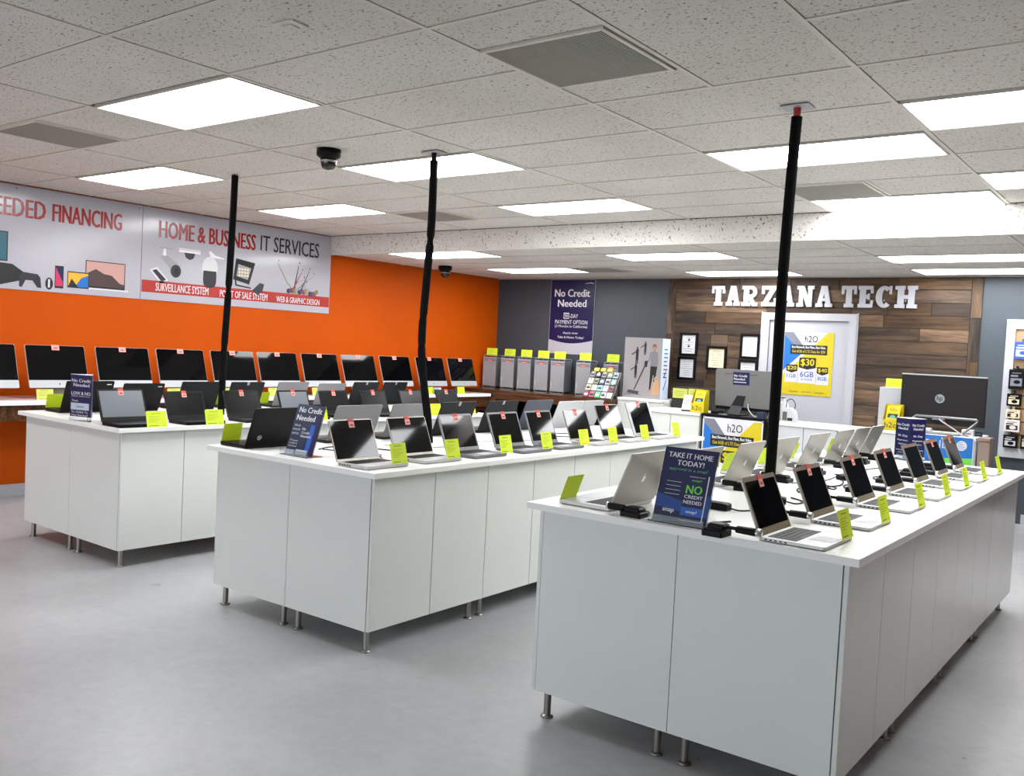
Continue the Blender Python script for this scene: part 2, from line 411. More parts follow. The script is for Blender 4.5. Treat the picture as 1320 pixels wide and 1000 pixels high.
def grille(x, y, z, w, d, label):
    t = thing('air_grille', label, 'air grille', (x, y, z), 0, 'ceiling air grilles')
    m = MB(); e = .018
    for a in ((0, w, 0, e), (0, w, d-e, d), (0, e, e, d-e), (w-e, w, e, d-e)): m.box(a[0], a[1], a[2], a[3], -.006, .02, GRID)
    O('frame', m, t)
    m = MB(); n = 46
    VG = mat('grille_grey', (165, 162, 154), .6, metal=.2)
    for i in range(n):
        xx = e+(w-2*e)*(i+.5)/n; m.box(xx-.0035, xx+.0035, e, d-e, -.003, .004, VG)
    for i in range(12):
        yy = e+(d-2*e)*(i+.5)/12; m.box(e, w-e, yy-.0015, yy+.0015, .001, .006, VG)
    O('slats', m, t, kind='stuff')
    m = MB(); m.box(e, w-e, e, d-e, .02, .03, mat('grille_back', (40, 38, 36), .9)); 
    m.lathe(w/2, d/2, [(.05, .012), (.16, .016), (.17, .02)], mat('grille_back', (40, 38, 36)))
    O('backing', m, t)
TILEMESH = {}
def tile(x0, x1, y0, y1, z):
    w, d = round(x1-x0-.026, 3), round(y1-y0-.026, 3)
    if w < .03 or d < .03: return
    k = (w, d)
    if k not in TILEMESH:
        m = MB(); m.box(0, w, 0, d, .004, .016, TILE); TILEMESH[k] = m.mesh('ceiling_tile')
    O('ceiling_tile', TILEMESH[k], ceiling, (x0+.013, y0+.013, z))
gridm = MB()
def grid_region(y_start, nrows, ymax, z, lights, skip=()):
    for k in range(-5, 4):
        xa, xb = clipx(GX+PX*k), clipx(GX+PX*(k+1))
        if xb-xa < .02: continue
        for r in range(nrows):
            ya = y_start+PY*r; yb = min(ya+PY, ymax)
            if any(k == a and abs(ya-yy) < .02 for a, yy in lights): continue
            if (k, r) in skip: continue
            tile(xa, xb, ya, yb, z)
            if r: gridm.box(xa+.011, xb-.011, ya-.011, ya+.011, z, z+.003, GRID)
        if xa > XO+.02: gridm.box(xa-.011, xa+.011, y_start, ymax, z-.0005, z+.0035, GRID)
y_u = GY-6*PY       # 1.43
# rows with special handling in column 0: rows 2,3 (y 2.63..3.83) rotated tiles with grille
sp = {(0, 2), (0, 3), (-4, 2), (-4, 3), (-4, 8), (0, 8), (-4, 7) if False else (-4, 8)}
sp = {(0, 2), (0, 3)}
# smaller grilles: column -4 around (y 2.96..3.55) x -6.36..-5.88 ; (6.2..6.9); col 0 (6.27..6.82)
G2 = {(-4+1, 3): None}
grid_region(y_u, 10, YS, Z1, UL, sp | {(-3, 3-1), (-3, 8), (0, 8)})
# main rotated patch
xa = GX; xm = GX+PX/2; xb = GX+PX
grille(xa+.012, 2.935, Z1, .60, .585, 'large square air grille, nearest and biggest in the ceiling')
tile(xa, xm, 2.63, 2.935, Z1); tile(xa, xm, 3.52, 3.83, Z1); tile(xm, xb, 2.63, 3.83, Z1)
gridm.box(xm-.011, xm+.011, 2.63, 3.83, Z1, Z1+.003, GRID)
gridm.box(xa+.011, xb-.011, 2.619, 2.641, Z1, Z1+.003, GRID)
# three half-column grilles
for (k, r, lab) in ((-3, 2, 'dark air grille at the far left, above the financing lettering'),
                    (-3, 8, 'dark air grille left of the middle pole, near the ceiling drop'),
                    (0, 8, 'dark air grille right of the right pole, between two lights')):
    xa = GX+PX*k; ya = y_u+PY*r+(.3 if r == 2 else 0)
    if r == 2:
        ya = y_u+PY*r
    grille(xa+.012, ya+.008, Z1, .585, .585, lab)
    tile(xa+.61, xa+PX, ya, ya+PY, Z1); gridm.box(xa+.6, xa+.622, ya+.011, ya+PY-.011, Z1, Z1+.003, GRID)
    gridm.box(xa+.011, xa+PX-.011, ya-.011, ya+.011, Z1, Z1+.003, GRID)
grid_region(YS+.01, 6, YB, Z2, {(k, y) for k, y in LL}, {(-3, 3)})
xa = GX+PX*-3; ya = YS+.01+3*PY
grille(xa+.012, ya+.008, Z2, .585, .585, 'dark air grille in the low ceiling above the blue banner')
tile(xa+.61, xa+PX, ya, ya+PY, Z2)
gridm.box(xa+.011, xa+PX-.011, ya-.011, ya+.011, Z2, Z2+.003, GRID)
gp = O('ceiling_grid', gridm, ceiling); gp['kind'] = 'stuff'
for k, y in sorted(UL): ceiling_light(GX+PX*k, y, Z1, LABEL[(k, y)])
for k, y in sorted(LL): ceiling_light(GX+PX*k, y, Z2, LABEL[(k, y)])
# lights of the same room outside the frame
for i, (x, y) in enumerate(((-5.03, .23), (-5.03, -1.6), (-2.5, .83), (-2.5, -1.0), (-7.56, 1.4), (-7.56, -.4))):
    ceiling_light(x, y, Z1-.001 if x > XW or y < 1.5 else Z1, 'ceiling light outside the picture, '+ORD[i]+' of the run towards the shop front')
# soffit face between the two ceiling heights
sf = MB(); sf.box(XO, XR, YS-.004, YS+.01, Z2, Z1+.03, PLEN); soff = struct('trim_1', sf, 'vertical face where the ceiling drops')
for k in range(-5, 4):
    xa, xb = max(XO, GX+PX*k-.42), GX+PX*(k+1)-.42
    m = MB(); m.box(xa+.002, xb-.002, YS-.014, YS-.004, Z2+.012, Z1-.002, TILE); O('drop_panel', m, soff)
m = MB(); m.box(XO, XR, YS-.018, YS+.01, Z2-.004, Z2+.012, GRID); O('edge_strip', m, soff)
# wall angle strips
m = MB(); m.box(XO, XO+.02, YF, YS, Z1-.003, Z1, mat('rust_strip', (150, 60, 30), .6)); struct('trim_2', m)
m = MB(); m.box(XO, XR, YB-.03, YB, Z2-.004, Z2, GRID); struct('trim_3', m)

# ------------------------------------------------------------------ door
m = MB(); m.box(-4.345, -4.255, YB-.045, YB, .0, 2.13, WHITEP); m.box(-3.31, -3.225, YB-.045, YB, 0, 2.13, WHITEP); m.box(-4.255, -3.31, YB-.045, YB, 2.045, 2.13, WHITEP)
m.box(-4.36, -4.345, YB-.03, YB, 0, 2.14, WHITEP); m.box(-3.225, -3.21, YB-.03, YB, 0, 2.14, WHITEP)
struct('trim_4', m, 'white door casing')
m = MB(); m.box(-4.25, -3.315, YB-.014, YB, .01, 2.04, WHITEP); d1 = struct('door_1', m, 'flat white door in the wood plank wall')
m = MB(); m.M = Matrix.Translation((-4.18, YB-.05, 1.0)) @ Matrix.Rotation(pi/2, 4, 'X'); m.cyl(0, 0, -.036, .02, .012, .012, STEEL); m.lathe(0, 0, [(.0, .045), (.02, .04), (.027, .03), (.02, .018), (.012, .015)], STEEL)
O('door_knob', m, d1)

def h2o_poster(parent, w, h, y, withframe=True):
    def P(*pp): return [(-w/2+u*w, h-v*h) for u, v in pp]
    m = MB(); m.prism(P((0, 1), (1, 1), (1, 0), (0, 0)), y, y+.003, WHITE); O('sheet', m, parent)
    m = MB(); e = .0006
    m.poly(P((.0, .62), (.38, .33), (.0, .05)), y-e, SKYB)
    m.poly(P((0, .05), (.25, .24), (.42, .24), (.18, 0), (0, 0)), y-2*e, GREYPR)
    m.poly(P((0, 1), (1, 1), (1, 0), (.87, 0), (.25, .5), (0, .68)), y-e*1.5, YEL)
    m.poly(P((.13, .35), (.88, .35), (.88, .2), (.13, .2)), y-3*e, INKB)
    for a, c, t0, t1, t2 in ((.07, .30, .52, .62, .80), (.33, .67, .4, .56, .81), (.70, .92, .54, .64, .82)):
        m.poly(P((a-.02, t2), (c+.02, t2), (c+.02, t1), (a-.02, t1)), y-3*e, WHITE)
        m.poly(P((a, t1), ((a+c)/2, t1+.03), (c, t1), (c, t0), (a, t0)), y-4*e, INKB)
    def T(s, u0, u1, v0, v1, mt, b_=1): m.text(s, -w/2+u0*w, -w/2+u1*w, h-v1*h, h-v0*h, y-5*e, mt, b_)
    T('h2O', .42, .68, .05, .155, INKB, 0)
    T('Best Network, Best Plans, Best Value.', .16, .85, .215, .26, WHITE, 2)
    T('Get 6GB of LTE Data for $30', .17, .84, .28, .33, YEL, 1)
    T('$20', .09, .28, .54, .61, YEL, 2); T('$30', .36, .64, .42, .545, YEL, 2); T('$40', .72, .90, .56, .63, YEL, 2)
    T('1GB', .09, .28, .67, .73, MIDB); T('6GB', .36, .64, .62, .71, MIDB); T('8GB', .72, .90, .69, .75, MIDB)
    T('4G LTE DATA', .38, .62, .735, .76, MIDB); T('h2owireless', .16, .34, .935, .955, INKB, 0); T('h2owireless', .42, .6, .935, .955, INKB, 0); T('h2owireless', .68, .86, .935, .955, INKB, 0)
    O('print', m, parent)
pst = thing('wall_poster', 'yellow, blue and grey phone plan poster taped to the white door', 'poster', (-3.765, YB-.02, 1.165))
h2o_poster(pst, .585, .74, 0)

# ------------------------------------------------------------------ slab serif letters
def letter(ch, x, z, w, h):
    t = w*.0 + .085 if h > .2 else .07
    t = h*.27; s = h*.17; y0, y1 = YB-.045, YB-.022
    m = MB(); k = [0]
    def bx(a, c, d, e):
        k[0] += 1; o = k[0]*.0002; m.box(a, c, y0-o, y1, d, e, LET)
    def sl(x0, z0, x1, z1, tw):
        k[0] += 1; o = k[0]*.0002
        m.prism([(x0-tw/2, z0), (x0+tw/2, z0), (x1+tw/2, z1), (x1-tw/2, z1)], y0-o, y1, LET)
    def serif(cx, z0, ww): bx(cx-ww/2, cx+ww/2, z0, z0+s)
    if ch == 'T':
        bx(0, w, h-s, h); bx(w/2-t/2, w/2+t/2, 0, h); serif(w/2, 0, w*.62); bx(0, s*.75, h*.62, h); bx(w-s*.75, w, h*.62, h)
    elif ch == 'A':
        sl(t*.55, 0, w/2-t*.1, h, t*.8); sl(w-t*.55, 0, w/2+t*.1, h, t*.85); bx(w*.28, w*.72, h*.28, h*.28+s*.8)
        serif(t*.55+.005, 0, w*.44); serif(w-t*.55-.005, 0, w*.44); bx(w*.3, w*.6, h-s, h)
    elif ch == 'R':
        bx(w*.1, w*.1+t, 0, h); serif(w*.1+t/2, 0, t*1.7); bx(0, w*.75, h-s, h); bx(w*.1, w*.75, h*.4, h*.4+s)
        n = 10; cx, cz, ro, ri = w*.62, h*.7, h*.3, h*.3-t*.7
        pts = [(cx+ro*.95*cos(-pi/2+pi*i/n), cz+ro*sin(-pi/2+pi*i/n)) for i in range(n+1)]+[(cx+ri*.8*cos(pi/2-pi*i/n), cz+ri*sin(pi/2-pi*i/n)) for i in range(n+1)]
        m.prism(pts, y0-.003, y1, LET)
        sl(w*.85, 0, w*.5, h*.45, t*.9); bx(w*.68, w*1.02, 0, s)
    elif ch == 'Z':
        bx(0, w, h-s*1.1, h); bx(0, w, 0, s*1.1); sl(t*.55, s*.5, w-t*.55, h-s*.5, t*1.05); bx(0, s*.8, h*.6, h); bx(w-s*.8, w, 0, h*.4)
    elif ch == 'N':
        bx(w*.12, w*.12+t*.75, 0, h); bx(w*.88-t*.75, w*.88, 0, h); sl(w*.12+t*.45, h, w*.88-t*.45, 0, t*.9)
        bx(0, w*.4, 0, s); bx(0, w*.3, h-s, h); bx(w*.62, w, h-s, h)
    elif ch == 'E':
        bx(w*.1, w*.1+t, 0, h); bx(0, w, 0, s); bx(0, w, h-s, h); bx(w*.1, w*.72, h/2-s/2, h/2+s/2)
        bx(w-s*.7, w, 0, h*.34); bx(w-s*.7, w, h*.66, h); bx(w*.62, w*.76, h*.36, h*.64)
    elif ch == 'C':
        n = 16; cx, cz = w*.52, h/2
        a0, a1 = rad(48), rad(312)
        pts = [(cx+w*.52*cos(a0+(a1-a0)*i/n), cz+h*.5*sin(a0+(a1-a0)*i/n)) for i in range(n+1)]+[(cx+(w*.52-t)*cos(a1-(a1-a0)*i/n), cz+(h*.5-s)*sin(a1-(a1-a0)*i/n)) for i in range(n+1)]
        m.prism(pts, y0, y1, LET); bx(w*.8, w*.95, h*.62, h)
    elif ch == 'H':
        bx(w*.12, w*.12+t, 0, h); bx(w*.88-t, w*.88, 0, h); bx(w*.12, w*.88, h/2-s/2, h/2+s/2)
        for z_ in (0, h-s): bx(0, w*.45, z_, z_+s); bx(w*.55, w, z_, z_+s)
    # stand-off pegs to the planks
    m.box(w*.45, w*.5, y1, YB-.01, h*.3, h*.3+.02, LET)
    for i in range(len(m.v)): m.v[i] = (m.v[i][0]+x, m.v[i][1], m.v[i][2]+z)
    return m
LET = mat('white_letter_paint', (184, 184, 190), .4)
wx = {}
xs = [920, 945, 968, 991, 1013, 1038, 1060-5, 1087, 1110, 1132, 1157]
name = 'TARZANA TECH'; 
# letter left edges measured on the back wall plane
LW = [(-5.022, .175), (-4.83, .185), (-4.62, .195), (-4.37, .19), (-4.155, .19), (-3.935, .205), (-3.71, .19), (-3.415, .17), (-3.228, .165), (-3.035, .18), (-2.83, .235)]
LL2 = 'TARZANATECH'
lt = ['letter T, first of the white wall letters', 'letter A, second of the white wall letters', 'letter R, third of the white wall letters',
      'letter Z, fourth of the white wall letters beside the pole', 'letter A, partly hidden by the right pole', 'letter N, sixth of the white wall letters',
      'letter A, last letter of the first word', 'letter T, first letter of the second word', 'letter E in the second word on the wood wall',
      'letter C in the second word on the wood wall', 'letter H, last of the white wall letters']
for (x, w), ch, lb in zip(LW, LL2, lt):
    o = O('wall_letter', letter(ch, x+.0, 2.205, w, .245)); tag(o, 'white slab serif '+lb, 'letter', 'white shop name letters')

# framed papers
def frame(x0, x1, z0, z1, label, kind):
    t = thing('picture_frame', label, 'picture frame', ((x0+x1)/2, YB-.02, z0), 0, 'framed papers on the wood wall')
    w, h = x1-x0, z1-z0; e = .03; m = MB()
    for a in ((-w/2, w/2, 0, e), (-w/2, w/2, h-e, h), (-w/2, -w/2+e, e, h-e), (w/2-e, w/2, e, h-e)): m.box(a[0], a[1], -.022, 0, a[2], a[3], BLACK)
    O('frame', m, t)
    m = MB(); m.box(-w/2+e, w/2-e, -.008, 0, e, h-e, CREAM if kind == 2 else WHITE); O('certificate', m, t)
    m = MB()
    for i in range(7):
        if kind == 1 and i in (2, 5): m.poly([(-.02, h*.2+i*h*.09), (.02, h*.2+i*h*.09), (0, h*.2+i*h*.09+.035)], -.0095, INKB); continue
        ww = (w/2-e)*random.uniform(.35, .75); zz = h*.2+i*h*.095
        m.rect(-ww, ww, zz, zz+.005, -.009, GREYPR)
    O('print', m, t, kind='stuff')
frame(-5.43, -5.18, 1.56, 1.855, 'black framed paper with two small triangles, upper left on the wood wall', 1)
frame(-5.44, -5.19, 1.255, 1.545, 'black framed white paper, lower left on the wood wall', 0)
frame(-5.05, -4.78, 1.40, 1.695, 'black framed cream certificate, middle of the wood wall group', 2)
frame(-4.61, -4.36, 1.56, 1.865, 'black framed white paper, upper one beside the door casing', 0)
frame(-4.62, -4.37, 1.25, 1.545, 'black framed white paper, lower one beside the door, behind the monitor', 0)

# ------------------------------------------------------------------ blue wall banner
bn = thing('wall_banner', 'tall navy banner reading No Credit Needed on the grey wall', 'banner', (-7.135, YB-.012, 1.50))
m = MB(); m.box(-.37, .37, 0, .004, 0, 1.04, SIGNW); O('banner_sheet', m, bn)
m = MB(); n = 12
m.poly([(-.365+.73*i/n, .2-.05*sin(pi*i/n)) for i in range(n+1)]+[(.365, 1.035), (-.365, 1.035)], -.0008, BLUE)
m.text('No Credit', -.30, .29, .80, .905, -.0016, WHITE, 2); m.text('Needed', -.24, .24, .66, .76, -.0016, WHITE, 2)
m.rect(-.13, -.04, .495, .575, -.0012, WHITE); m.rect(-.122, -.048, .503, .562, -.0016, BLUE); m.text('90', -.112, -.058, .515, .55, -.0022, WHITE, 1)
m.text('-DAY', -.03, .11, .505, .56, -.0016, WHITE, 0)
m.text('PAYMENT OPTION', -.27, .27, .42, .475, -.0016, WHITE, 0); m.text('(3 Months in California)', -.27, .27, .36, .405, -.0016, WHITE, 0)
m.text('Apply now', -.13, .12, .275, .31, -.0016, WHITE, 1); m.text('Take It Home Today!', -.22, .22, .21, .25, -.0016, WHITE, 1)
m.poly([(.2, .985), (.3, 1.0), (.35, .985), (.33, .98), (.3, .99), (.2, .98)], -.0016, WHITE)
O('print', m, bn)

# ------------------------------------------------------------------ orange wall sign boards
sb = thing('wall_sign', 'glossy grey financing sign board, left one on the orange wall', 'sign', (XO+.004, 4.975, 1.845), pi/2)
m = MB(); m.box(-2.43, -.003, -.006, .003, 0, .915, SIGNW)
O('board', m, sb)
m = MB(); e = -.0068
m.text('NO CREDIT NEEDED FINANCING', -3.10+.9, -.21, .655, .815, e, REDPR, 1) if False else None
m.text('NO CREDIT', -2.36, -1.60, .64, .80, e, REDPR, 2); m.text('NEEDED', -1.50, -.94, .64, .80, e, REDPR, 2); m.text('FINANCING', -.885, -.213, .64, .80, e, REDPR, 2)
O('lettering', m, sb)
m = MB()
m.rect(-1.62, -1.262, .24, .50, e, INKB); m.rect(-1.61, -1.272, .25, .49, e-.0005, mat('print_teal_dark', (28, 92, 110), .3))
m.poly([(-1.6, .02), (-1.36, .02), (-1.12, .09), (-1.11, .15), (-1.22, .22), (-1.6, .24)], e-.001, INKB)
m.poly([(-1.16, .03), (-1.135, .025), (-1.105, .09), (-1.045, .09), (-1.0, .03), (-.965, .03), (-.975, .12), (-1.0, .15), (-1.13, .16), (-1.16, .12)], e-.0015, mat('print_dark', (40, 38, 46), .3))
m.disc(-.895, .075, .035, .055, e, INKB); m.rect(-.905, -.888, .04, .115, e-.0005, WHITE)
m.rect(-.845, -.765, .04, .245, e, INKB); m.rect(-.838, -.772, .06, .23, e-.0005, mat('print_magenta', (196, 44, 96), .3)); m.poly([(-.838, .23), (-.772, .23), (-.772, .1)], e-.001, BLUE)
m.rect(-.56, -.165, .07, .325, e, INKB); m.rect(-.552, -.173, .085, .317, e-.0005, mat('print_dusk', (196, 150, 140), .3))
m.poly([(-.552, .085), (-.552, .2), (-.46, .25), (-.38, .21), (-.3, .2), (-.22, .13), (-.173, .12), (-.173, .085)], e-.001, mat('print_rock', (70, 52, 50), .3))
m.rect(-.57, -.13, .055, .07, e-.0008, WHITE)
m.rect(-.73, -.525, .055, .205, e-.0015, INKB); m.rect(-.723, -.532, .065, .195, e-.002, mat('print_amber', (238, 170, 40), .3)); m.poly([(-.66, .065), (-.532, .065), (-.532, .18), (-.6, .15)], e-.0025, SKYB); m.poly([(-.723, .065), (-.63, .065), (-.69, .14)], e-.003, INKB)
O('product_pictures', m, sb)
m = MB()
for xx in (-2.38, -1.2, -.04): m.disc(xx, .885, .009, .009, e-.001, GREYPR, 10)
O('screw_heads', m, sb)
s2 = thing('wall_sign', 'glossy grey home and business services sign board, right one on the orange wall', 'sign', (XO+.004, 4.975, 1.845), pi/2)
m = MB(); m.box(.003, 2.435, -.006, .003, 0, .915, SIGNW); O('board', m, s2)
m = MB()
m.text('HOME & BUSINESS', .178, 1.35, .63, .80, e, REDPR, 2); m.text('IT SERVICES', 1.41, 2.25, .64, .81, e, INKB, 1)
m.rect(.01, 2.43, .075, .195, e, REDBAR)
m.text('SURVEILLANCE SYSTEM', .16, .77, .095, .175, e-.0008, WHITE, 1); m.text('POINT OF SALE SYSTEM', .91, 1.53, .09, .165, e-.0008, WHITE, 1)
m.text('WEB & GRAPHIC DESIGN', 1.655, 2.285, .09, .155, e-.0008, WHITE, 1)
O('lettering', m, s2)
m = MB()
PG = mat('print_grey_light', (226, 226, 228), .3); PM = mat('print_grey_mid', (150, 150, 152), .3); PD = mat('print_dark', (40, 38, 46))
m.poly([(.09, .30), (.17, .335), (.30, .21), (.22, .165)], e, WHITE); m.poly([(.12, .295), (.165, .31), (.275, .215), (.225, .19)], e-.0005, PD)
m.poly([(.2, .44), (.28, .46), (.44, .36), (.37, .28)], e-.001, PM); m.disc(.38, .31, .06, .065, e-.0015, PD); m.disc(.39, .31, .03, .033, e-.002, INKB)
m.rect(.19, .34, .525, .535, e, PM); m.poly([(.24, .525), (.26, .525), (.27, .45), (.23, .46)], e, PG)
m.rect(.41, .66, .51, .55, e, PG); m.rect(.41, .66, .535, .541, e-.0005, PM); m.poly([(.47, .51), (.6, .51), (.58, .46), (.535, .44), (.49, .46)], e-.0005, PD)
m.poly([(.76, .55), (.78, .56), (.84, .52), (.95, .5), (.95, .49), (.82, .49), (.78, .5)], e, PG)
m.disc(.78, .38, .095, .12, e-.0005, WHITE); m.rect(.70, .86, .24, .35, e-.001, PD); m.disc(.78, .235, .078, .065, e-.0012, PD)
m.poly([(1.07, .29), (1.28, .25), (1.35, .49), (1.10, .52)], e, INKB); m.poly([(1.11, .33), (1.26, .30), (1.30, .43), (1.13, .46)], e-.0005, PM)
for i in range(4):
    for j in range(3): m.rect(1.135+i*.036, 1.16+i*.036, .33+j*.034+(0 if i else .0), .352+j*.034, e-.001, CREAM)
m.poly([(1.09, .3), (1.105, .3), (1.12, .24), (1.30, .22), (1.31, .205), (1.1, .225)], e-.0005, INKB)
m.poly([(1.32, .19), (1.40, .14), (1.46, .19), (1.48, .27), (1.42, .28)], e-.001, PD)
random.seed(3)
PCS = [PD, mat('print_violet', (70, 60, 110), .3), mat('print_red', (150, 40, 50), .3), mat('print_olive', (120, 130, 60), .3), PM]
for k in range(9):
    x0 = 1.9+random.uniform(-.06, .2); x1 = x0+random.uniform(-.28, .28); z1 = random.uniform(.3, .56)
    m.poly([(x0-.012, .205), (x0+.012, .205), ((x0+x1)/2+.008, .33), (x1+.004, z1), (x1-.004, z1), ((x0+x1)/2-.008, .33)], e-.0005*k/3, PCS[k % 5])
    m.disc(x1+.01, z1+.03, .008, .012, e-.001, PCS[k % 5], 8)
for k in range(14):
    m.disc(1.82+.035*k*.9, .21+.03*random.random(), .03, .028, e-.0035-.0001*k, PCS[k % 5], 10)
O('product_pictures', m, s2)
random.seed(11)

# ------------------------------------------------------------------ display islands
ISL = {'left': (-5.4532, 3.0973, 1.397, -.0093), 'middle': (-3.1586, 3.1032, 1.3435, .0101), 'right': (-.8749, 3.0941, 1.360, .0075)}
ISLEN = 3.70
PANELM = {}
def cabinet(parentM, x0, y0, w, d, side, label, lt_):
    # w along X (depth of cabinet), d along Y (two doors). side=+1 doors face +X, -1 doors face -X
    z0, z1 = .117, ZT-.0275
    t = thing('base_cabinet', label, 'cabinet', (0, 0, 0), 0, 'white base cabinets of the islands'); 
    P = parentM @ Vector((x0, y0, 0)); t.location = P; t.rotation_euler = (0, 0, parentM.to_euler().z)
    m = MB(); i = .018
    if side > 0: m.box(0, w-i-.004, .0015, d-.0015, z0, z1, CAB)
    else: m.box(i+.002, w, .0015, d-.0015, z0, z1, CAB)
    O('carcass', m, t)
    for k in range(2):
        a, c = k*d/2+.002, (k+1)*d/2-.002; m = MB()
        if side > 0: m.cbox(w-i, w, a, c, z0+.002, z1-.006, CAB, .0015)
        else: m.cbox(0, i, a, c, z0+.002, z1-.006, CAB, .0015)
        O('door', m, t)
    for lx in (.055, w-.06):
        for ly in (.05, d-.05):
            if 'leg' not in PANELM:
                q = MB(); q.cyl(0, 0, .006, .117, .0155, .0155, STEEL); q.lathe(0, 0, [(.0, 0), (.027, 0), (.027, .005), (.02, .009), (.0155, .012)], STEEL); q.cyl(0, 0, .105, .117, .02, .02, STEEL)
                PANELM['leg'] = q.mesh('leg')
            O('leg', PANELM['leg'], t, (lx, ly, 0))
    return t
IM = {}
for nm, (bx_, by_, w_, r_) in ISL.items():
    M = Matrix.Translation((bx_, by_, 0)) @ Matrix.Rotation(r_, 4, 'Z'); IM[nm] = M
    t = tag(O('worktop', MB().cbox(-w_, 0, 0, ISLEN, ZT-.0275, ZT, TOP, .002), None, (bx_, by_, 0), r_), 'white laminate worktop of the %s display island' % nm, 'worktop')
    oh = .042; cw = (w_-2*oh)/2; cd = (ISLEN-2*oh)/4
    for sd, xx in (('right', -oh-cw), ('left', -w_+oh)):
        for k in range(4):
            cabinet(M, xx+.001 if sd == 'right' else xx, oh+k*cd, cw-.002, cd, 1 if sd == 'right' else -1,
                    'white base cabinet, %s from the near end, %s row under the %s island' % (ORD[k], sd, nm), 0)
    # end cover panels with slim edge
# power poles
def pole(name, pts, label, z0, capmat, red=False):
    t = thing('power_pole', label, 'pole', (pts[-1][0], pts[-1][1], ZT))
    L = t.location
    pp = smooth_path([(p[0]-L.x, p[1]-L.y, p[2]-L.z) for p in pts], 6)
    O('foam_sleeve', MB().tube(pp, .026, BLACKM, 12), t)
    p0 = pp[0]
    m = MB(); m.cyl(p0.x, p0.y, p0.z-.02, Z1-L.z-.004, .016, .018, capmat, 12); O('pipe_end', m, t)
    if red != 2:
        m = MB(); m.cbox(p0.x-.07, p0.x+.07, p0.y-.055, p0.y+.055, Z1-L.z-.006, Z1-L.z-.001, WHITEP); O('ceiling_plate', m, t)
pole('l', [(-6.031, 4.3, 2.762), (-6.043, 4.3, 2.32), (-6.063, 4.3, 1.85), (-6.09, 4.3, 1.4), (-6.1, 4.3, .917)], 'black foam wrapped pole, leftmost, rising from the left island', 0, BLACK, 2)
pole('m', [(-4.011, 4.34, 2.715), (-4.008, 4.34, 2.31), (-4.03, 4.34, 1.91), (-4.046, 4.34, 1.6), (-4.023, 4.34, 1.36), (-3.965, 4.34, 1.09), (-3.94, 4.34, .917)], 'black foam wrapped pole, middle one with a bent foot', 0, BLACK)
pole('r', [(-1.645, 4.3, 2.72), (-1.656, 4.3, 2.35), (-1.665, 4.3, 1.91), (-1.663, 4.3, 1.4), (-1.665, 4.3, .917)], 'black foam wrapped pole, rightmost with a red collar at the ceiling', 0, REDPL, True)

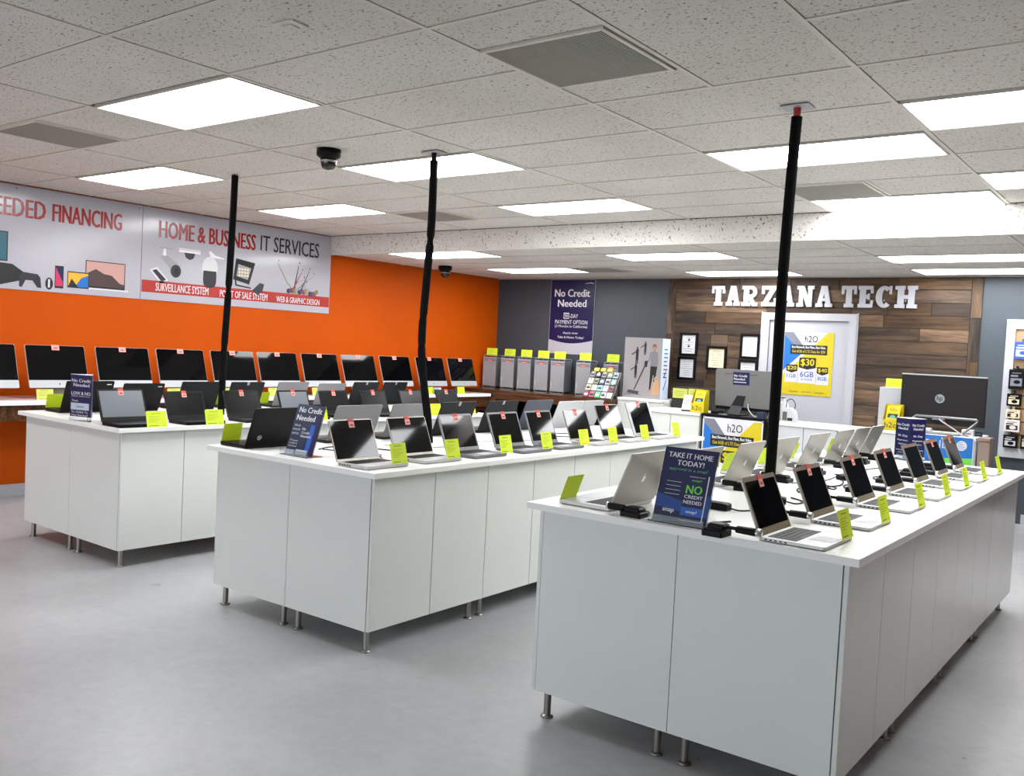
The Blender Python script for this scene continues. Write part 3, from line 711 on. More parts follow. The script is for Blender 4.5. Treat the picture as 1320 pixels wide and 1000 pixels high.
# ------------------------------------------------------------------ laptops
LM = {}
def lap_meshes(style, w, d, h):
    key = (style, w, d, h)
    if key in LM: return LM[key]
    st = STY[style]
    R = {}
    th = st.get('th', .016)
    m = MB(); n = 4; rc = .012
    pts = []
    for (cx, cyy, a0) in ((w/2-rc, -rc, 0), (-w/2+rc, -rc, 90), (-w/2+rc, -d+rc, 180), (w/2-rc, -d+rc, 270)):
        for i in range(n+1): a = rad(a0+90*i/n); pts.append((cx+rc*cos(a), cyy+rc*sin(a)))
    m.prismz(pts, .003, th, st['base']); m.prismz([(x*.96, (y+d/2)*.96-d/2) for x, y in pts], .0, .003, BLACK)
    for px_ in range(5): m.box(-w/2-.0006, -w/2+.001, -.03-px_*.018, -.02-px_*.018, th*.35, th*.7, INKB)
    R['base'] = m.mesh('base')
    m = MB(); kw = w*.86; kd = d*.45; y1 = -.022; cols, rws = 14, 5
    m.box(-kw/2-.003, kw/2+.003, y1-kd-.003, y1+.003, th, th+.0006, st['key'] if st['base'] is not SILVER else KEYM) if st['base'] is BLACK or st['base'] is DARK else None
    for r in range(rws):
        for c_ in range(cols):
            if r == rws-1 and 4 <= c_ <= 8:
                if c_ == 4: m.box(-kw/2+kw*4/cols+.001, -kw/2+kw*9/cols-.001, y1-kd+.001, y1-kd+kd/rws-.001, th, th+.0014, st['key'])
                continue
            xa_ = -kw/2+kw*c_/cols; ya_ = y1-kd*(r+1)/rws
            m.box(xa_+.0012, xa_+kw/cols-.0012, ya_+.0012, ya_+kd/rws-.0012, th, th+.0014, st['key'])
    R['keyboard'] = m.mesh('keyboard')
    m = MB(); m.box(-w*.17, w*.17, -d+.008, -d+.008+d*.34, th, th+.0008, st['pad']); R['touchpad'] = m.mesh('touchpad')
    # lid: local frame, upright plane tilted back
    al = rad(st.get('lean', 22)); T = Matrix.Translation((0, -.004, th)) @ Matrix.Rotation(-al, 4, 'X')
    m = MB(); m.M = T
    rc = .012; pts = [(-w/2, .0), (w/2, .0)]
    for (cx, cz, a0) in ((w/2-rc, h-rc, 0), (-w/2+rc, h-rc, 90)):
        for i in range(n+1): a = rad(a0+90*i/n); pts.append((cx+rc*cos(a), cz+rc*sin(a)))
    m.prism(pts, 0, .0065, st['lid']); R['lid'] = m.mesh('lid')
    m = MB(); m.M = T; bz = st.get('bezel', .012); bb = st.get('bot', .02); bs = st.get('side', bz)
    if st.get('frame'):
        m.box(-w/2+.003, w/2-.003, -.001, 0, .004, h-.003, st['frame'])
    m.box(-w/2+bs, w/2-bs, -.0018, 0, bb, h-bz, st['screen']); R['screen'] = m.mesh('screen')
    m = MB(); m.M = T
    if st['logo'] == 'fruit':
        s_ = .022; cz = h*.5; yy = .0072
        body = [(-.55, .25), (-.62, -.1), (-.5, -.55), (-.25, -.85), (0, -.78), (.25, -.85), (.48, -.6), (.58, -.4), (.38, -.15), (.38, .1), (.55, .32), (.32, .48), (0, .38), (-.32, .48)]
        m.add([(x*s_, yy, cz+z*s_) for x, z in reversed(body)], [tuple(range(len(body)))], LOGO)
        m.add([(x*s_, yy, cz+z*s_) for x, z in [(0, .5), (.05, .85), (.28, 1.0), (.25, .68)]], [(0, 1, 2, 3)], LOGO)
    elif st['logo'] == 'ring':
        n_ = 18; cx, cz, yy = st.get('lx', .1), h*.2, .0072
        vs = [(cx+.014*cos(2*pi*i/n_), yy, cz+.014*sin(2*pi*i/n_)) for i in range(n_)]+[(cx+.0118*cos(2*pi*i/n_), yy, cz+.0118*sin(2*pi*i/n_)) for i in range(n_)]
        m.add(vs, [(i, (i+1) % n_, (i+1) % n_+n_, i+n_) for i in range(n_)], LOGO)
        v, f = text_geo('hp', 1); m.add([(cx+.007-a*.014, yy, cz-.008+b_*.016) for a, b_ in v], f, LOGO)
    elif st['logo'] == 'bar':
        m.box(-.012, .012, .0064, .009, h-.028, h+.002, LOGOG)
    elif st['logo'] == 'word':
        v, f = text_geo('acer', 1); m.add([(.03-a*.06, .0072, h*.45+b_*.015) for a, b_ in v], f, LOGO)
    elif st['logo'] == 'small':
        m.box(-w/2+.02, -w/2+.055, .0064, .0074, h-.03, h-.024, LOGO)
    R['logo'] = m.mesh('logo') if m.v else None
    # label sticker folded over the lid top
    m = MB(); m.M = T; x0 = st.get('sx', .0)
    m.box(x0-.019, x0+.019, -.0032, -.0019, h-.020, h+.003, RED); m.box(x0-.019, x0+.019, -.0035, -.0019, h-.046, h-.016, PINK)
    m.box(x0-.019, x0+.019, -.0032, .008, h+.001, h+.003, RED)
    m.text('$', x0-.015, x0-.010, h-.038, h-.028, -.0041, INKB, 1) if False else None
    m.rect(x0-.011, x0+.011, h-.037, h-.028, -.0040, mat('smudged_price_ink', (120, 70, 66), .6))
    R['sticker'] = m.mesh('price_sticker')
    LM[key] = R; return R
STY = {
 'air': dict(base=SILVERB, key=KEYG, pad=PAD, lid=SILVER, screen=SCREEN, logo='fruit', bezel=.018, bot=.026, side=.014, frame=mat('champagne_bezel', (168, 152, 138), .35, metal=.6), lean=23, th=.014),
 'pro': dict(base=SILVERB, key=KEYM, pad=PAD, lid=SILVER, screen=SCREEN, logo='fruit', bezel=.006, bot=.012, side=.005, lean=22, th=.018),
 'prow': dict(base=SILVERB, key=KEYM, pad=PAD, lid=SILVER, screen=SCREEN, logo='fruit', bezel=.008, bot=.012, side=.035, frame=SILVERW, lean=22, th=.018),
 'black': dict(base=BLACK, key=KEYM, pad=DARK, lid=BLACK, screen=SCREENM, logo='small', bezel=.014, bot=.03, side=.014, frame=BLACK, th=.022),
 'blackhp': dict(base=BLACK, key=KEYM, pad=DARK, lid=BLACK, screen=SCREENM, logo='ring', bezel=.014, bot=.03, frame=BLACK, th=.022),
 'acer': dict(base=BLACK, key=KEYM, pad=DARK, lid=CHARL, screen=SCREENM, logo='word', bezel=.014, bot=.03, frame=BLACK, th=.022),
 'char': dict(base=BLACK, key=KEYM, pad=DARK, lid=CHARL, screen=SCREENM, logo='bar', bezel=.012, bot=.03, frame=BLACK, th=.02),
 'navy': dict(base=DARK, key=KEYM, pad=DARK, lid=NAVYL, screen=SCREENM, logo='none', bezel=.012, bot=.03, frame=BLACK, th=.02),
 'grey': dict(base=DARK, key=KEYM, pad=DARK, lid=GREYL, screen=SCREENM, logo='none', bezel=.012, bot=.03, frame=BLACK, th=.02),
 'greys': dict(base=GREYL, key=KEYM, pad=PAD, lid=GREYL, screen=SCREEN, logo='none', bezel=.012, bot=.02, side=.012, frame=GREYL, th=.018),
 'pale': dict(base=SILVERW, key=KEYM, pad=PAD, lid=SILVERW, screen=SCREEN, logo='none', bezel=.012, bot=.02, frame=BLACK, th=.018),
}
DESC = {'air': 'thin silver laptop with champagne screen surround', 'pro': 'silver laptop with black edge to edge screen', 'prow': 'large silver laptop with wide pale frame',
 'black': 'black laptop', 'blackhp': 'black laptop with round emblem on its lid', 'acer': 'charcoal laptop with a word on its lid', 'char': 'charcoal laptop with latch tab',
 'navy': 'dark blue laptop', 'grey': 'grey lidded laptop', 'greys': 'grey framed laptop', 'pale': 'pale silver laptop'}
def laptop(style, x, yc, face, w, d, h, label, group, sticker=True, z=ZT, rz=0):
    t = thing('laptop', label, 'laptop', (x, yc, z), (pi/2 if face == '+x' else -pi/2)+rz, group)
    R = lap_meshes(style, w, d, h)
    O('base', R['base'], t); kb = O('keyboard', R['keyboard'], t, kind='stuff'); O('touchpad', R['touchpad'], t)
    l = O('lid', R['lid'], t); O('screen', R['screen'], l)
    if R['logo'] and STY[style]['logo'] != 'none': O('lid_emblem', R['logo'], l)
    if sticker: O('price_sticker', R['sticker'], l, label='pink and red price sticker')
    return t
CARD = {}
def card(x, y, z, face, label, group, w=.125, h=.105, pale=False, rz=0, lean=14, flat=False):
    k = (w, h, pale, lean)
    if k not in CARD:
        mt = NEONP if pale else NEON; a = rad(lean); T = Matrix.Rotation(-a, 4, 'X')
        m = MB(); m.M = T; m.box(-w/2, w/2, 0, .0009, 0, h, mt); m.M = None; m.box(-w/2, w/2, -.003, 0, 0, .0012, mt)
        me = m.mesh('card')
        m = MB(); m.M = T
        m.rect(-w*.28, w*.2, h*.84, h*.87, -.0006, INK)
        for i in range(5): m.rect(-w*.38, -w*.38+w*(.35+.35*((i*7) % 5)/5), h*(.32+.09*i), h*(.335+.09*i), -.0006, INK)
        m.text('PRICE TAG', -w*.4, w*.1, h*.07, h*.12, -.0006, mat('dark_olive_ink', (70, 76, 20), .6), 1) if False else m.rect(-w*.4, w*.08, h*.07, h*.10, -.0006, mat('dark_olive_ink', (70, 76, 20), .6))
        m.rect(w*.25, w*.4, h*.08, h*.10, -.0006, INK)
        CARD[k] = (me, m.mesh('print'))
    t = thing('price_card', label, 'price card', (x, y, z), {'+x': pi/2, '-x': -pi/2, '-y': 0}[face]+rz, group)
    O('folded_card', CARD[k][0], t); O('print', CARD[k][1], t, kind='stuff')
    return t

# right island, right row
clampM = {}
def clamp(x, yc, label, mirror=1):
    t = thing('security_clamp', label, 'laptop lock', (x, yc, ZT), 0, 'black locks behind the laptops')
    if 'a' not in clampM:
        m = MB(); m.cbox(-.175, -.095, -.055, .035, 0, .026, BLACK, .005); clampM['a'] = m.mesh('base_block')
        m = MB(); m.cbox(-.165, -.10, -.03, .03, .0262, .044, BLACK, .006); m.box(-.11, -.04, -.006, .0, .028, .040, BLACK)
        clampM['b'] = m.mesh('swivel_block')
        m = MB(); m.M = Matrix.Translation((-.09, 0, .032)) @ Matrix.Rotation(pi/2, 4, 'Y')
        m.M = m.M @ Matrix.Diagonal((.95, 1.6, 1, 1)); m.cyl(0, 0, .03, .105, .0135, .0155, BLACK, 12); clampM['c'] = m.mesh('arm')
        m = MB(); m.M = Matrix.Translation((.0155, 0, .032)) @ Matrix.Rotation(pi/2, 4, 'Y') @ Matrix.Diagonal((.95, 1.6, 1, 1))
        m.lathe(0, 0, [(.0155, 0), (.0155, .008), (.012, .013), (0, .0145)], CHROME, 14); clampM['d'] = m.mesh('end_cap')
        m = MB(); m.tube(smooth_path([(-.17, 0, .012), (-.21, .06, .006), (-.24, .16, .006), (-.2, .26, .006)]), .004, BLACK); clampM['e'] = m.mesh('cable')
    O('base_block', clampM['a'], t); O('swivel_block', clampM['b'], t)
    a = O('arm', clampM['c'], t); O('end_cap', clampM['d'], a, label='pale metal end cap'); O('cable', clampM['e'], t)
yR = [3.275, 3.795, 4.385, 4.915, 5.44, 5.93, 6.39]
for i, y in enumerate(yR):
    laptop('air', -1.235, y, '+x', .305, .235, .215, 'thin silver laptop facing right, %s from the near end of the right island' % ORD[i], 'laptops on the right edge of the right island', sticker=(i != 4))
    card(-.998, (3.33, 3.825, 4.41, 4.925, 5.39, 5.88, 6.36)[i]+.035, ZT+.0142, '+x', 'neon price card facing right, %s from the near end of the right island' % ORD[i], 'price cards on the right island')
    clamp(-1.245, y-.182, 'black lock left of the %s right facing laptop on the right island' % ORD[i])
# right island, left row (lids seen from behind)
yL = [(3.345, .36, .25, .245), (3.89, .33, .24, .225), (4.41, .33, .24, .225), (4.90, .33, .24, .225), (5.42, .33, .24, .225), (5.90, .32, .24, .225), (6.27, .30, .23, .225), (6.61, .30, .23, .225)]
for i, (y, w, d, h) in enumerate(yL):
    xh = -1.885 if i else -1.88
    laptop('pro', xh, y, '-x', w, d, h, 'silver laptop seen from behind, %s from the near end of the right island' % ORD[i], 'silver laptops seen from behind on the right island', sticker=False)
    card(xh-d+.004, y-w/2+.065, ZT+.0182, '-x', 'yellow card behind the %s silver laptop seen from behind, right island' % ORD[i], 'price cards on the right island', lean=20)
def lock2(x, y, label):
    t = thing('security_clamp', label, 'laptop lock', (x, y, ZT), 0, 'black locks behind the laptops')
    m = MB(); m.cbox(.02, .11, -.02, .07, 0, .022, BLACK, .004); O('base_block', m, t)
    m = MB(); m.cbox(.03, .10, -.01, .05, .0222, .038, BLACK, .005); O('swivel_block', m, t)
    m = MB(); m.M = Matrix.Translation((.03, 0, .030)) @ Matrix.Rotation(-pi/2, 4, 'Y'); m.cyl(0, 0, 0, .07, .013, .015, BLACK, 12); O('arm', m, t)
    m = MB(); m.M = Matrix.Translation((-.04, 0, .030)) @ Matrix.Rotation(-pi/2, 4, 'Y'); m.lathe(0, 0, [(.015, 0), (.015, .008), (0, .014)], CHROME, 14); O('end_cap', m, t)
for i, (y, w, d, h) in enumerate(yL): lock2(-1.83, y-w/2-.022, 'black lock beside the %s silver laptop seen from behind, right island' % ORD[i])
for i, (x, y) in enumerate(((-1.62, 3.62), (-1.52, 4.0), (-1.54, 4.62), (-1.56, 5.16))):
    m = MB(); m.cbox(-.05, .05, -.03, .03, 0, .03, BLACK, .005)
    t = thing('power_adapter', 'black power adapter brick lying mid right island, %s from the near end' % ORD[i], 'power adapter', (x, y, ZT), .3*i, 'power bricks on the right island')
    O('brick_body', m, t); O('cord', MB().tube(smooth_path([(.05, 0, .012), (.09, .02, .004), (.12, .1, .004), (.06, .2, .004)]), .0035, BLACK), t)

# middle island, right row
F2 = [('pro', 3.295, .30, .22), ('pro', 3.715, .305, .22), ('greys', 4.13, .30, .225), ('greys', 4.59, .31, .225), ('greys', 4.975, .29, .225), ('pro', 5.42, .29, .22), ('pro', 5.865, .32, .25), ('prow', 6.335, .37, .262)]
T2C = [3.38, 3.80, 4.28, 4.70, 5.13, 5.50, 5.95, 6.45]
for i, (s_, y, w, h) in enumerate(F2):
    laptop(s_, -3.478, y, '+x', w, .22, h, '%s facing right, %s along the middle island' % (DESC[s_], ORD[i]), 'laptops on the right edge of the middle island')
for i, y in enumerate(T2C):
    card(-3.262, y, ZT+.0182, '+x', 'neon yellow price card on the middle island right edge, %s from the near end' % ORD[i], 'price cards on the middle island', w=.115)
B2 = [('blackhp', 3.33, .36, .23), ('grey', 3.93, .38, .235), ('grey', 4.38, .33, .235), ('char', 4.87, .37, .24), ('char', 5.37, .37, .24), ('navy', 5.84, .36, .238), ('pale', 6.30, .38, .222), ('pale', 6.69, .22, .222)]
for i, (s_, y, w, h) in enumerate(B2):
    if i == 7: y, w = 6.645, .30
    laptop(s_, -4.235, y, '-x', w, .235, h, '%s, back to us, %s along the middle island' % (DESC[s_], ORD[i]), 'laptops on the left edge of the middle island', sticker=False)
    if i in (0, 2, 4, 6): card(-4.466, y-w/2+.07, ZT+(.0222 if i == 0 else .0202 if i == 2 else .0202 if i == 4 else .0182), '-x', 'yellow price card before the %s laptop on the left edge of the middle island' % ORD[i], 'price cards on the middle island')

# left island
F1 = [('black', 3.28, .33, .23), ('black', 3.75, .31, .205), ('greys', 4.235, .315, .205), ('black', 4.72, .30, .2), ('black', 5.14, .305, .2), ('black', 5.59, .305, .2), ('black', 6.06, .305, .2), ('black', 6.55, .305, .2)]
STY['greyg'] = dict(STY['greys'], base=DARK, pad=DARK, lid=DARK, screen=SCREENM, frame=BLACK, logo='none', bot=.03)
DESC['greyg'] = 'dark laptop with grey rim'
STY['satin'] = dict(STY['black'], screen=mat('satin_grey_screen', (86, 92, 100), .3, spec=.5)); DESC['satin'] = 'black laptop with pale grey screen'
F1[0] = ('satin', 3.28, .33, .225); F1[3] = ('satin', 4.72, .30, .205); F1[2] = ('greyg', 4.235, .315, .208); STY['greyg']['th'] = .022
for i, (s_, y, w, h) in enumerate(F1):
    laptop(s_, -5.70, y, '+x', w, .225, h, '%s facing right, %s along the left island' % (DESC[s_], ORD[i]), 'laptops on the right edge of the left island')
    card(-5.464, (3.37, 3.81, 4.27, 4.76, 5.18, 5.63, 6.10, 6.58)[i], ZT, '+x', 'neon yellow price card on the left island right edge, %s from the near end' % ORD[i], 'price cards on the left island', w=.145)
B1 = [('black', 3.46, .36, .235), ('black', 3.89, .34, .215), ('acer', 4.39, .36, .23), ('char', 4.84, .34, .23), ('grey', 5.33, .34, .23), ('grey', 5.79, .33, .215), ('char', 6.22, .34, .23), ('char', 6.62, .33, .23)]
for i, (s_, y, w, h) in enumerate(B1):
    laptop(s_, -6.575, y, '-x', w, .235, h, '%s, back to us, %s along the left island' % (DESC[s_], ORD[i]), 'laptops on the left edge of the left island', sticker=False)
    if i in (0, 3, 4): card(-6.806, y-w/2+.07, ZT+(.0222, 0, 0, .0202, .0202)[i], '-x', 'yellow green price card before the %s laptop on the left edge of the left island' % ORD[i], 'price cards on the left island', w=.13)

# cables on the middle island and right island
def cable(pts, r, mt, label):
    o = O('power_cable', MB().tube(smooth_path(pts, 6), r, mt, 6)); tag(o, label, 'cable', 'cables lying on the islands')
z = ZT+.006
cable([(-3.98, 3.98, z), (-3.86, 4.02, z), (-3.74, 4.2, z), (-3.74, 4.5, z), (-3.85, 4.8, z)], .004, WHITE, 'white cable looping along the middle of the middle island, nearer one')
cable([(-3.9, 4.6, z), (-3.78, 4.85, z), (-3.7, 5.2, z), (-3.8, 5.6, z)], .004, WHITE, 'white cable along the middle island behind the grey framed laptops, farther one')
cable([(-3.99, 3.5, z), (-3.8, 3.55, z), (-3.66, 3.62, z), (-3.58, 3.55, z), (-3.52, 3.51, z)], .0035, BLACK, 'black cable curling behind the second laptop of the middle island')
cable([(-3.95, 5.7, z), (-3.8, 5.85, z), (-3.68, 5.65, z), (-3.8, 5.5, z)], .0035, BLACK, 'black looped cable behind the sixth laptop of the middle island')
cable([(-4.0, 3.48, z), (-4.05, 3.62, z), (-3.95, 3.75, z), (-3.74, 3.82, z)], .004, BLACK, 'black cable behind the first laptops of the middle island')
cable([(-1.7, 4.7, z), (-1.62, 5.0, z), (-1.66, 5.5, z), (-1.6, 6.0, z), (-1.68, 6.4, z)], .004, GREYL, 'grey cable running along the middle of the right island')
cable([(-1.55, 4.4, z), (-1.6, 4.55, z), (-1.5, 4.85, z), (-1.58, 5.15, z)], .004, BLACK, 'black cable beside the foot of the right pole')

# ------------------------------------------------------------------ counter signs
def sign_stand(name, label, loc, rz, w, h, lean, build, acrylic=True):
    t = thing(name, label, 'sign', loc, rz)
    T = Matrix.Rotation(-rad(lean), 4, 'X')
    m = MB(); m.M = T; m.box(-w/2, w/2, 0, .003, .004, h, BLUE); O('sign_sheet', m, t)
    m = MB(); m.M = T; build(m, w, h); O('print', m, t)
    m = MB(); m.M = T; m.box(-w/2-.003, w/2+.003, .0035, .006, 0, h, ACRY); m.M = None
    m.box(-w/2-.003, w/2+.003, -.03, .075, 0, .003, ACRY); m.box(-w/2-.003, w/2+.003, -.03, -.0275, 0, .03, ACRY)
    O('acrylic_holder', m, t)
    return t
def take_home(m, w, h):
    e = -.0008
    m.poly([(-w/2, h*.38), (0, h*.3), (w/2, h*.42), (w/2, h*.12), (-w/2, h*.2)], e, mat('print_deep_blue', (22, 60, 130), .35))
    m.text('TAKE IT HOME', -w*.42, w*.42, h*.865, h*.935, 2*e, WHITE, 2); m.text('TODAY!', -w*.23, w*.28, h*.765, h*.835, 2*e, WHITE, 2)
    m.text('approval in a snap!', -w*.36, w*.36, h*.685, h*.735, 2*e, TEAL, 0)
    m.rect(-.0, w*.4, h*.06, h*.66, 2*e, BLUE); m.rect(w*.4, w*.42, h*.06, h*.66, 2*e, WHITE); m.rect(0, w*.4, h*.05, h*.06, 2*e, WHITE)
    m.text('TAKE HOME WHAT YOU WANT', w*.05, w*.35, h*.625, h*.64, 3*e, WHITE, 1); m.text('snap!', w*.11, w*.29, h*.565, h*.605, 3*e, GREEN, 1)
    m.text('NO', w*.03, w*.33, h*.41, h*.52, 3*e, GREEN, 2); m.text('CREDIT', w*.02, w*.36, h*.345, h*.39, 3*e, WHITE, 2); m.text('NEEDED', w*.02, w*.36, h*.275, h*.32, 3*e, WHITE, 2)
    m.rect(.0, w*.4, h*.12, h*.23, 3*e, MIDB); m.text('snap!', w*.1, w*.3, h*.145, h*.195, 4*e, WHITE, 2)
    m.text('snap', -w*.34, -w*.12, h*.12, h*.18, 3*e, WHITE, 2)
    for i in range(4): m.rect(-w*.36, -w*.08, h*(.54-.055*i), h*(.545-.055*i), 2*e, WHITE)
sign_stand('counter_sign', 'navy sign reading Take It Home Today at the near end of the right island', (-1.575, 3.165, ZT), .0, .225, .295, 17, take_home)
def nocredit(m, w, h):
    e = -.0008
    m.rect(-w/2, w/2, .004, h, e*.5, BLUET); m.poly([(w*.05, .004), (w/2, .004), (w/2, h), (w*.25, h)], e, BLUE)
    m.text('No Credit', -w*.40, w*.44, h*.84, h*.95, 2*e, WHITE, 2); m.text('Needed', -w*.42, w*.26, h*.68, h*.79, 2*e, WHITE, 2)
    m.text('90-D', -w*.42, -w*.2, h*.56, h*.60, 2*e, WHITE, 1); m.text('PAYM', -w*.44, -w*.18, h*.48, h*.52, 2*e, WHITE, 1); m.text('OPTIC', -w*.45, -w*.18, h*.40, h*.44, 2*e, WHITE, 1)
    m.text('No', -w*.1, w*.03, h*.5, h*.55, 2*e, WHITE, 2); m.text('Credit', -w*.1, w*.2, h*.43, h*.48, 2*e, WHITE, 2); m.text('Needed', -w*.1, w*.27, h*.36, h*.41, 2*e, WHITE, 2)
    for i in range(3): m.text(('Text', 'To 22462 To', 'Get Started')[i], -w*.45, -w*.14, h*(.27-.055*i), h*(.30-.055*i), 2*e, WHITE, 2)
    m.rect(w*.18, w*.34, h*.1, h*.62, 1.5*e, MIDB); m.rect(-w*.12, w*.3, h*.03, h*.12, 3*e, mat('print_pale_grey', (170, 185, 195), .3)); m.rect(-w*.48, -w*.16, h*.02, h*.1, 3*e, mat('print_pale_grey', (170, 185, 195), .3))
sign_stand('counter_sign', 'leaning blue No Credit Needed sign at the near end of the middle island', (-3.865, 3.215, ZT), .0, .22, .285, 18, nocredit)
# three sided column sign on the left island
def prism_sign(loc, rz, w, h, label, mode):
    t = thing('counter_sign', label, 'sign', loc, rz)
    m = MB(); d = w*.55
    pts = [(-w/2, 0), (w/2, 0), (0, d)] if mode == 0 else [(-w/2, 0), (0, -w*.45), (w/2, 0), (0, w*.45)]
    m.prismz(pts, .03, h, BLUE); m.prismz([(x*1.01, y*1.01) for x, y in pts], h, h+.002, WHITE); O('sign_column', m, t)
    m = MB(); m.prismz([(x*1.06, y*1.06-.002) for x, y in pts], 0, .03, ACRY); O('clear_base', m, t)
    m = MB(); e = -.0008
    if mode == 0:
        m.text('No Credit', -w*.44, w*.46, h*.84, h*.91, e, WHITE, 2); m.text('Needed', -w*.36, w*.4, h*.745, h*.815, e, WHITE, 2)
        m.text('LOW & NO', -w*.45, w*.46, h*.565, h*.635, e, WHITE, 1); m.text('Initial Payment', -w*.42, w*.42, h*.52, h*.55, e, WHITE, 1)
        m.text('Text', -w*.42, -w*.12, h*.42, h*.46, e, WHITE, 2); m.rect(-w*.46, w*.4, h*.24, h*.39, e, mat('print_pale_grey', (170, 185, 195))); m.text('20362', -w*.2, w*.16, h*.295, h*.33, 2*e, INKB, 1)
        m.text('To 22462 To', -w*.43, w*.36, h*.175, h*.215, e, WHITE, 2); m.text('Get Started', -w*.43, w*.34, h*.11, h*.15, e, WHITE, 2)
    else:
        ang = math.atan2(.45, .5)
        for s_, a in ((-1, -ang), (1, ang)):
            m.M = Matrix.Translation((s_*w/4, -w*.225, 0)) @ Matrix.Rotation(a, 4, 'Z'); q = w*.60
            for tt, z0, z1, u in (('No Credit', .82, .88, .9), ('Needed', .73, .79, .7), ('90 -Day', .55, .61, .7), ('Payment', .45, .50, .75), ('Option', .36, .41, .6), ('Apply now', .17, .2, .6), ('Take it Home', .11, .14, .75)):
                m.text(tt, -q*u/2, q*u/2, h*z0, h*z1, -.001, WHITE, 1)
            m.rect(-q*.45, q*.45, h*.24, h*.25, -.001, WHITE)
    O('print', m, t)
prism_sign((-5.99, 3.125, ZT), .28, .185, .31, 'navy column sign reading No Credit Needed on the near end of the left island', 0)
prism_sign((-1.62, 6.72, ZT), .25, .19, .29, 'navy two faced No Credit Needed sign at the far end of the right island', 1)

# ------------------------------------------------------------------ wall counter with all-in-one computers
CX0, CX1, CY1 = XO, -7.9, 9.93
m = MB(); m.cbox(CX0+.002, CX1, 1.2, CY1, .86, .90, mat('glossy_white_counter', (240, 238, 238), .12), .004); tag(O('wall_counter', m), 'glossy white counter top along the orange wall', 'counter')
m = MB(); L = thing('counter_apron', 'dark rustic wood apron under the white wall counter', 'counter', (0, 0, 0))
y = 1.2
while y < CY1-.3:
    l = 1.45; m = MB(); m.box(CX1-.055, CX1-.03, y+.001, min(y+l, CY1-.03)-.001, .722, .859, RUSTIC); m.box(CX0+.002, CX1-.055, y+.02, y+.06, .722, .859, RUSTIC); O('apron_board', m, L); y += l
IY = [3.40, 4.01, 4.64, 5.25, 5.86, 6.44, 7.04, 7.64, 8.26, 8.91, 9.53]
im = {}
def imac(y, label):
    t = thing('desktop_computer', label, 'computer', (-8.12, y, .90), pi/2, 'silver all in one computers along the orange wall')
    if not im:
        w, h, a = .525, .386, rad(18); T = Matrix.Translation((0, -.075, .098)) @ Matrix.Rotation(-a, 4, 'X')
        def rr(x0, x1, z0, z1, r, bot=True):
            p = []
            for cx, cz, a0 in ((x1-r, z1-r, 0), (x0+r, z1-r, 90), (x0+r, z0+r, 180), (x1-r, z0+r, 270)):
                for i in range(4): q = rad(a0+30*i); p.append((cx+r*cos(q), cz+r*sin(q)))
            return p
        m = MB(); m.M = T; m.prism(list(reversed(rr(-w/2, w/2, 0, h, .012))), .0, .012, SILVERW); m.prism(list(reversed(rr(-w/2+.06, w/2-.06, .05, h-.05, .03))), .012, .034, SILVER); im['body'] = m.mesh('housing')
        m = MB(); m.M = T; m.prism([(-w/2+.002, .068), (w/2-.002, .068), (w/2-.002, h-.012), (w/2-.012, h-.002), (-w/2+.012, h-.002), (-w/2+.002, h-.012)], -.0012, 0, SCREEN); m.box(-w/2+.018, w/2-.018, -.0018, 0, .080, h-.018, SCREEN); im['screen'] = m.mesh('screen')
        m = MB(); m.M = T; m.prism(list(reversed(rr(-w/2, w/2, 0, .068, .008))), -.001, 0, SILVERW); im['chin'] = m.mesh('chin')
        m = MB(); m.M = T; m.disc(0, .034, .007, .008, -.0016, INKB, 12); m.poly([(.0, .043), (.004, .047), (.002, .042)], -.0016, INKB); im['logo'] = m.mesh('emblem')
        m = MB(); m.prism([(-.09, .012), (.09, .012), (.085, .13), (-.085, .13)], .02, .028, SILVER); m.cbox(-.09, .09, -.09, .1, 0, .007, SILVER, .003); m.box(-.09, .09, .09, .1, .003, .02, SILVER); m.prism([(-.09, .007), (.09, .007), (.09, .03), (-.09, .03)], .018, .03, SILVER); im['stand'] = m.mesh('stand')
        m = MB(); m.M = T; m.box(-.034, .034, -.0035, .014, h-.044, h+.003, PINK); m.rect(-.02, .02, h-.03, h-.02, -.0040, mat('smudged_price_ink', (120, 70, 66))); im['sticker'] = m.mesh('price_sticker')
    h_ = O('housing', im['body'], t); O('screen', im['screen'], t); c = O('chin', im['chin'], t, label='silver chin below the screen'); O('emblem', im['logo'], c); O('stand', im['stand'], t)
    O('price_sticker', im['sticker'], t, label='pale pink price sticker')
for i, y in enumerate(IY):
    imac(y, 'silver all in one computer on the orange wall counter, %s from the near end' % ORD[i])
    card(-7.955, y-.20+.03, .90, '+x', 'pale yellow price card before the %s all in one computer along the orange wall' % ORD[i], 'price cards on the orange wall counter', w=.145, h=.092, pale=i < 7, lean=12)
m = MB(); t = thing('leaflet', 'small green and blue leaflet on the white counter beside the middle pole', 'leaflet', (-7.93, 8.86, .90), pi/2)
m.M = Matrix.Rotation(-rad(8), 4, 'X'); m.box(-.07, .07, 0, .002, 0, .085, WHITE); O('sheet', m, t)
m = MB(); m.M = Matrix.Rotation(-rad(8), 4, 'X'); m.rect(-.068, .068, .0, .03, -.001, BLUE); m.rect(-.06, .05, .04, .06, -.001, TEAL); m.rect(-.06, .03, .066, .075, -.001, MIDB); O('print', m, t)

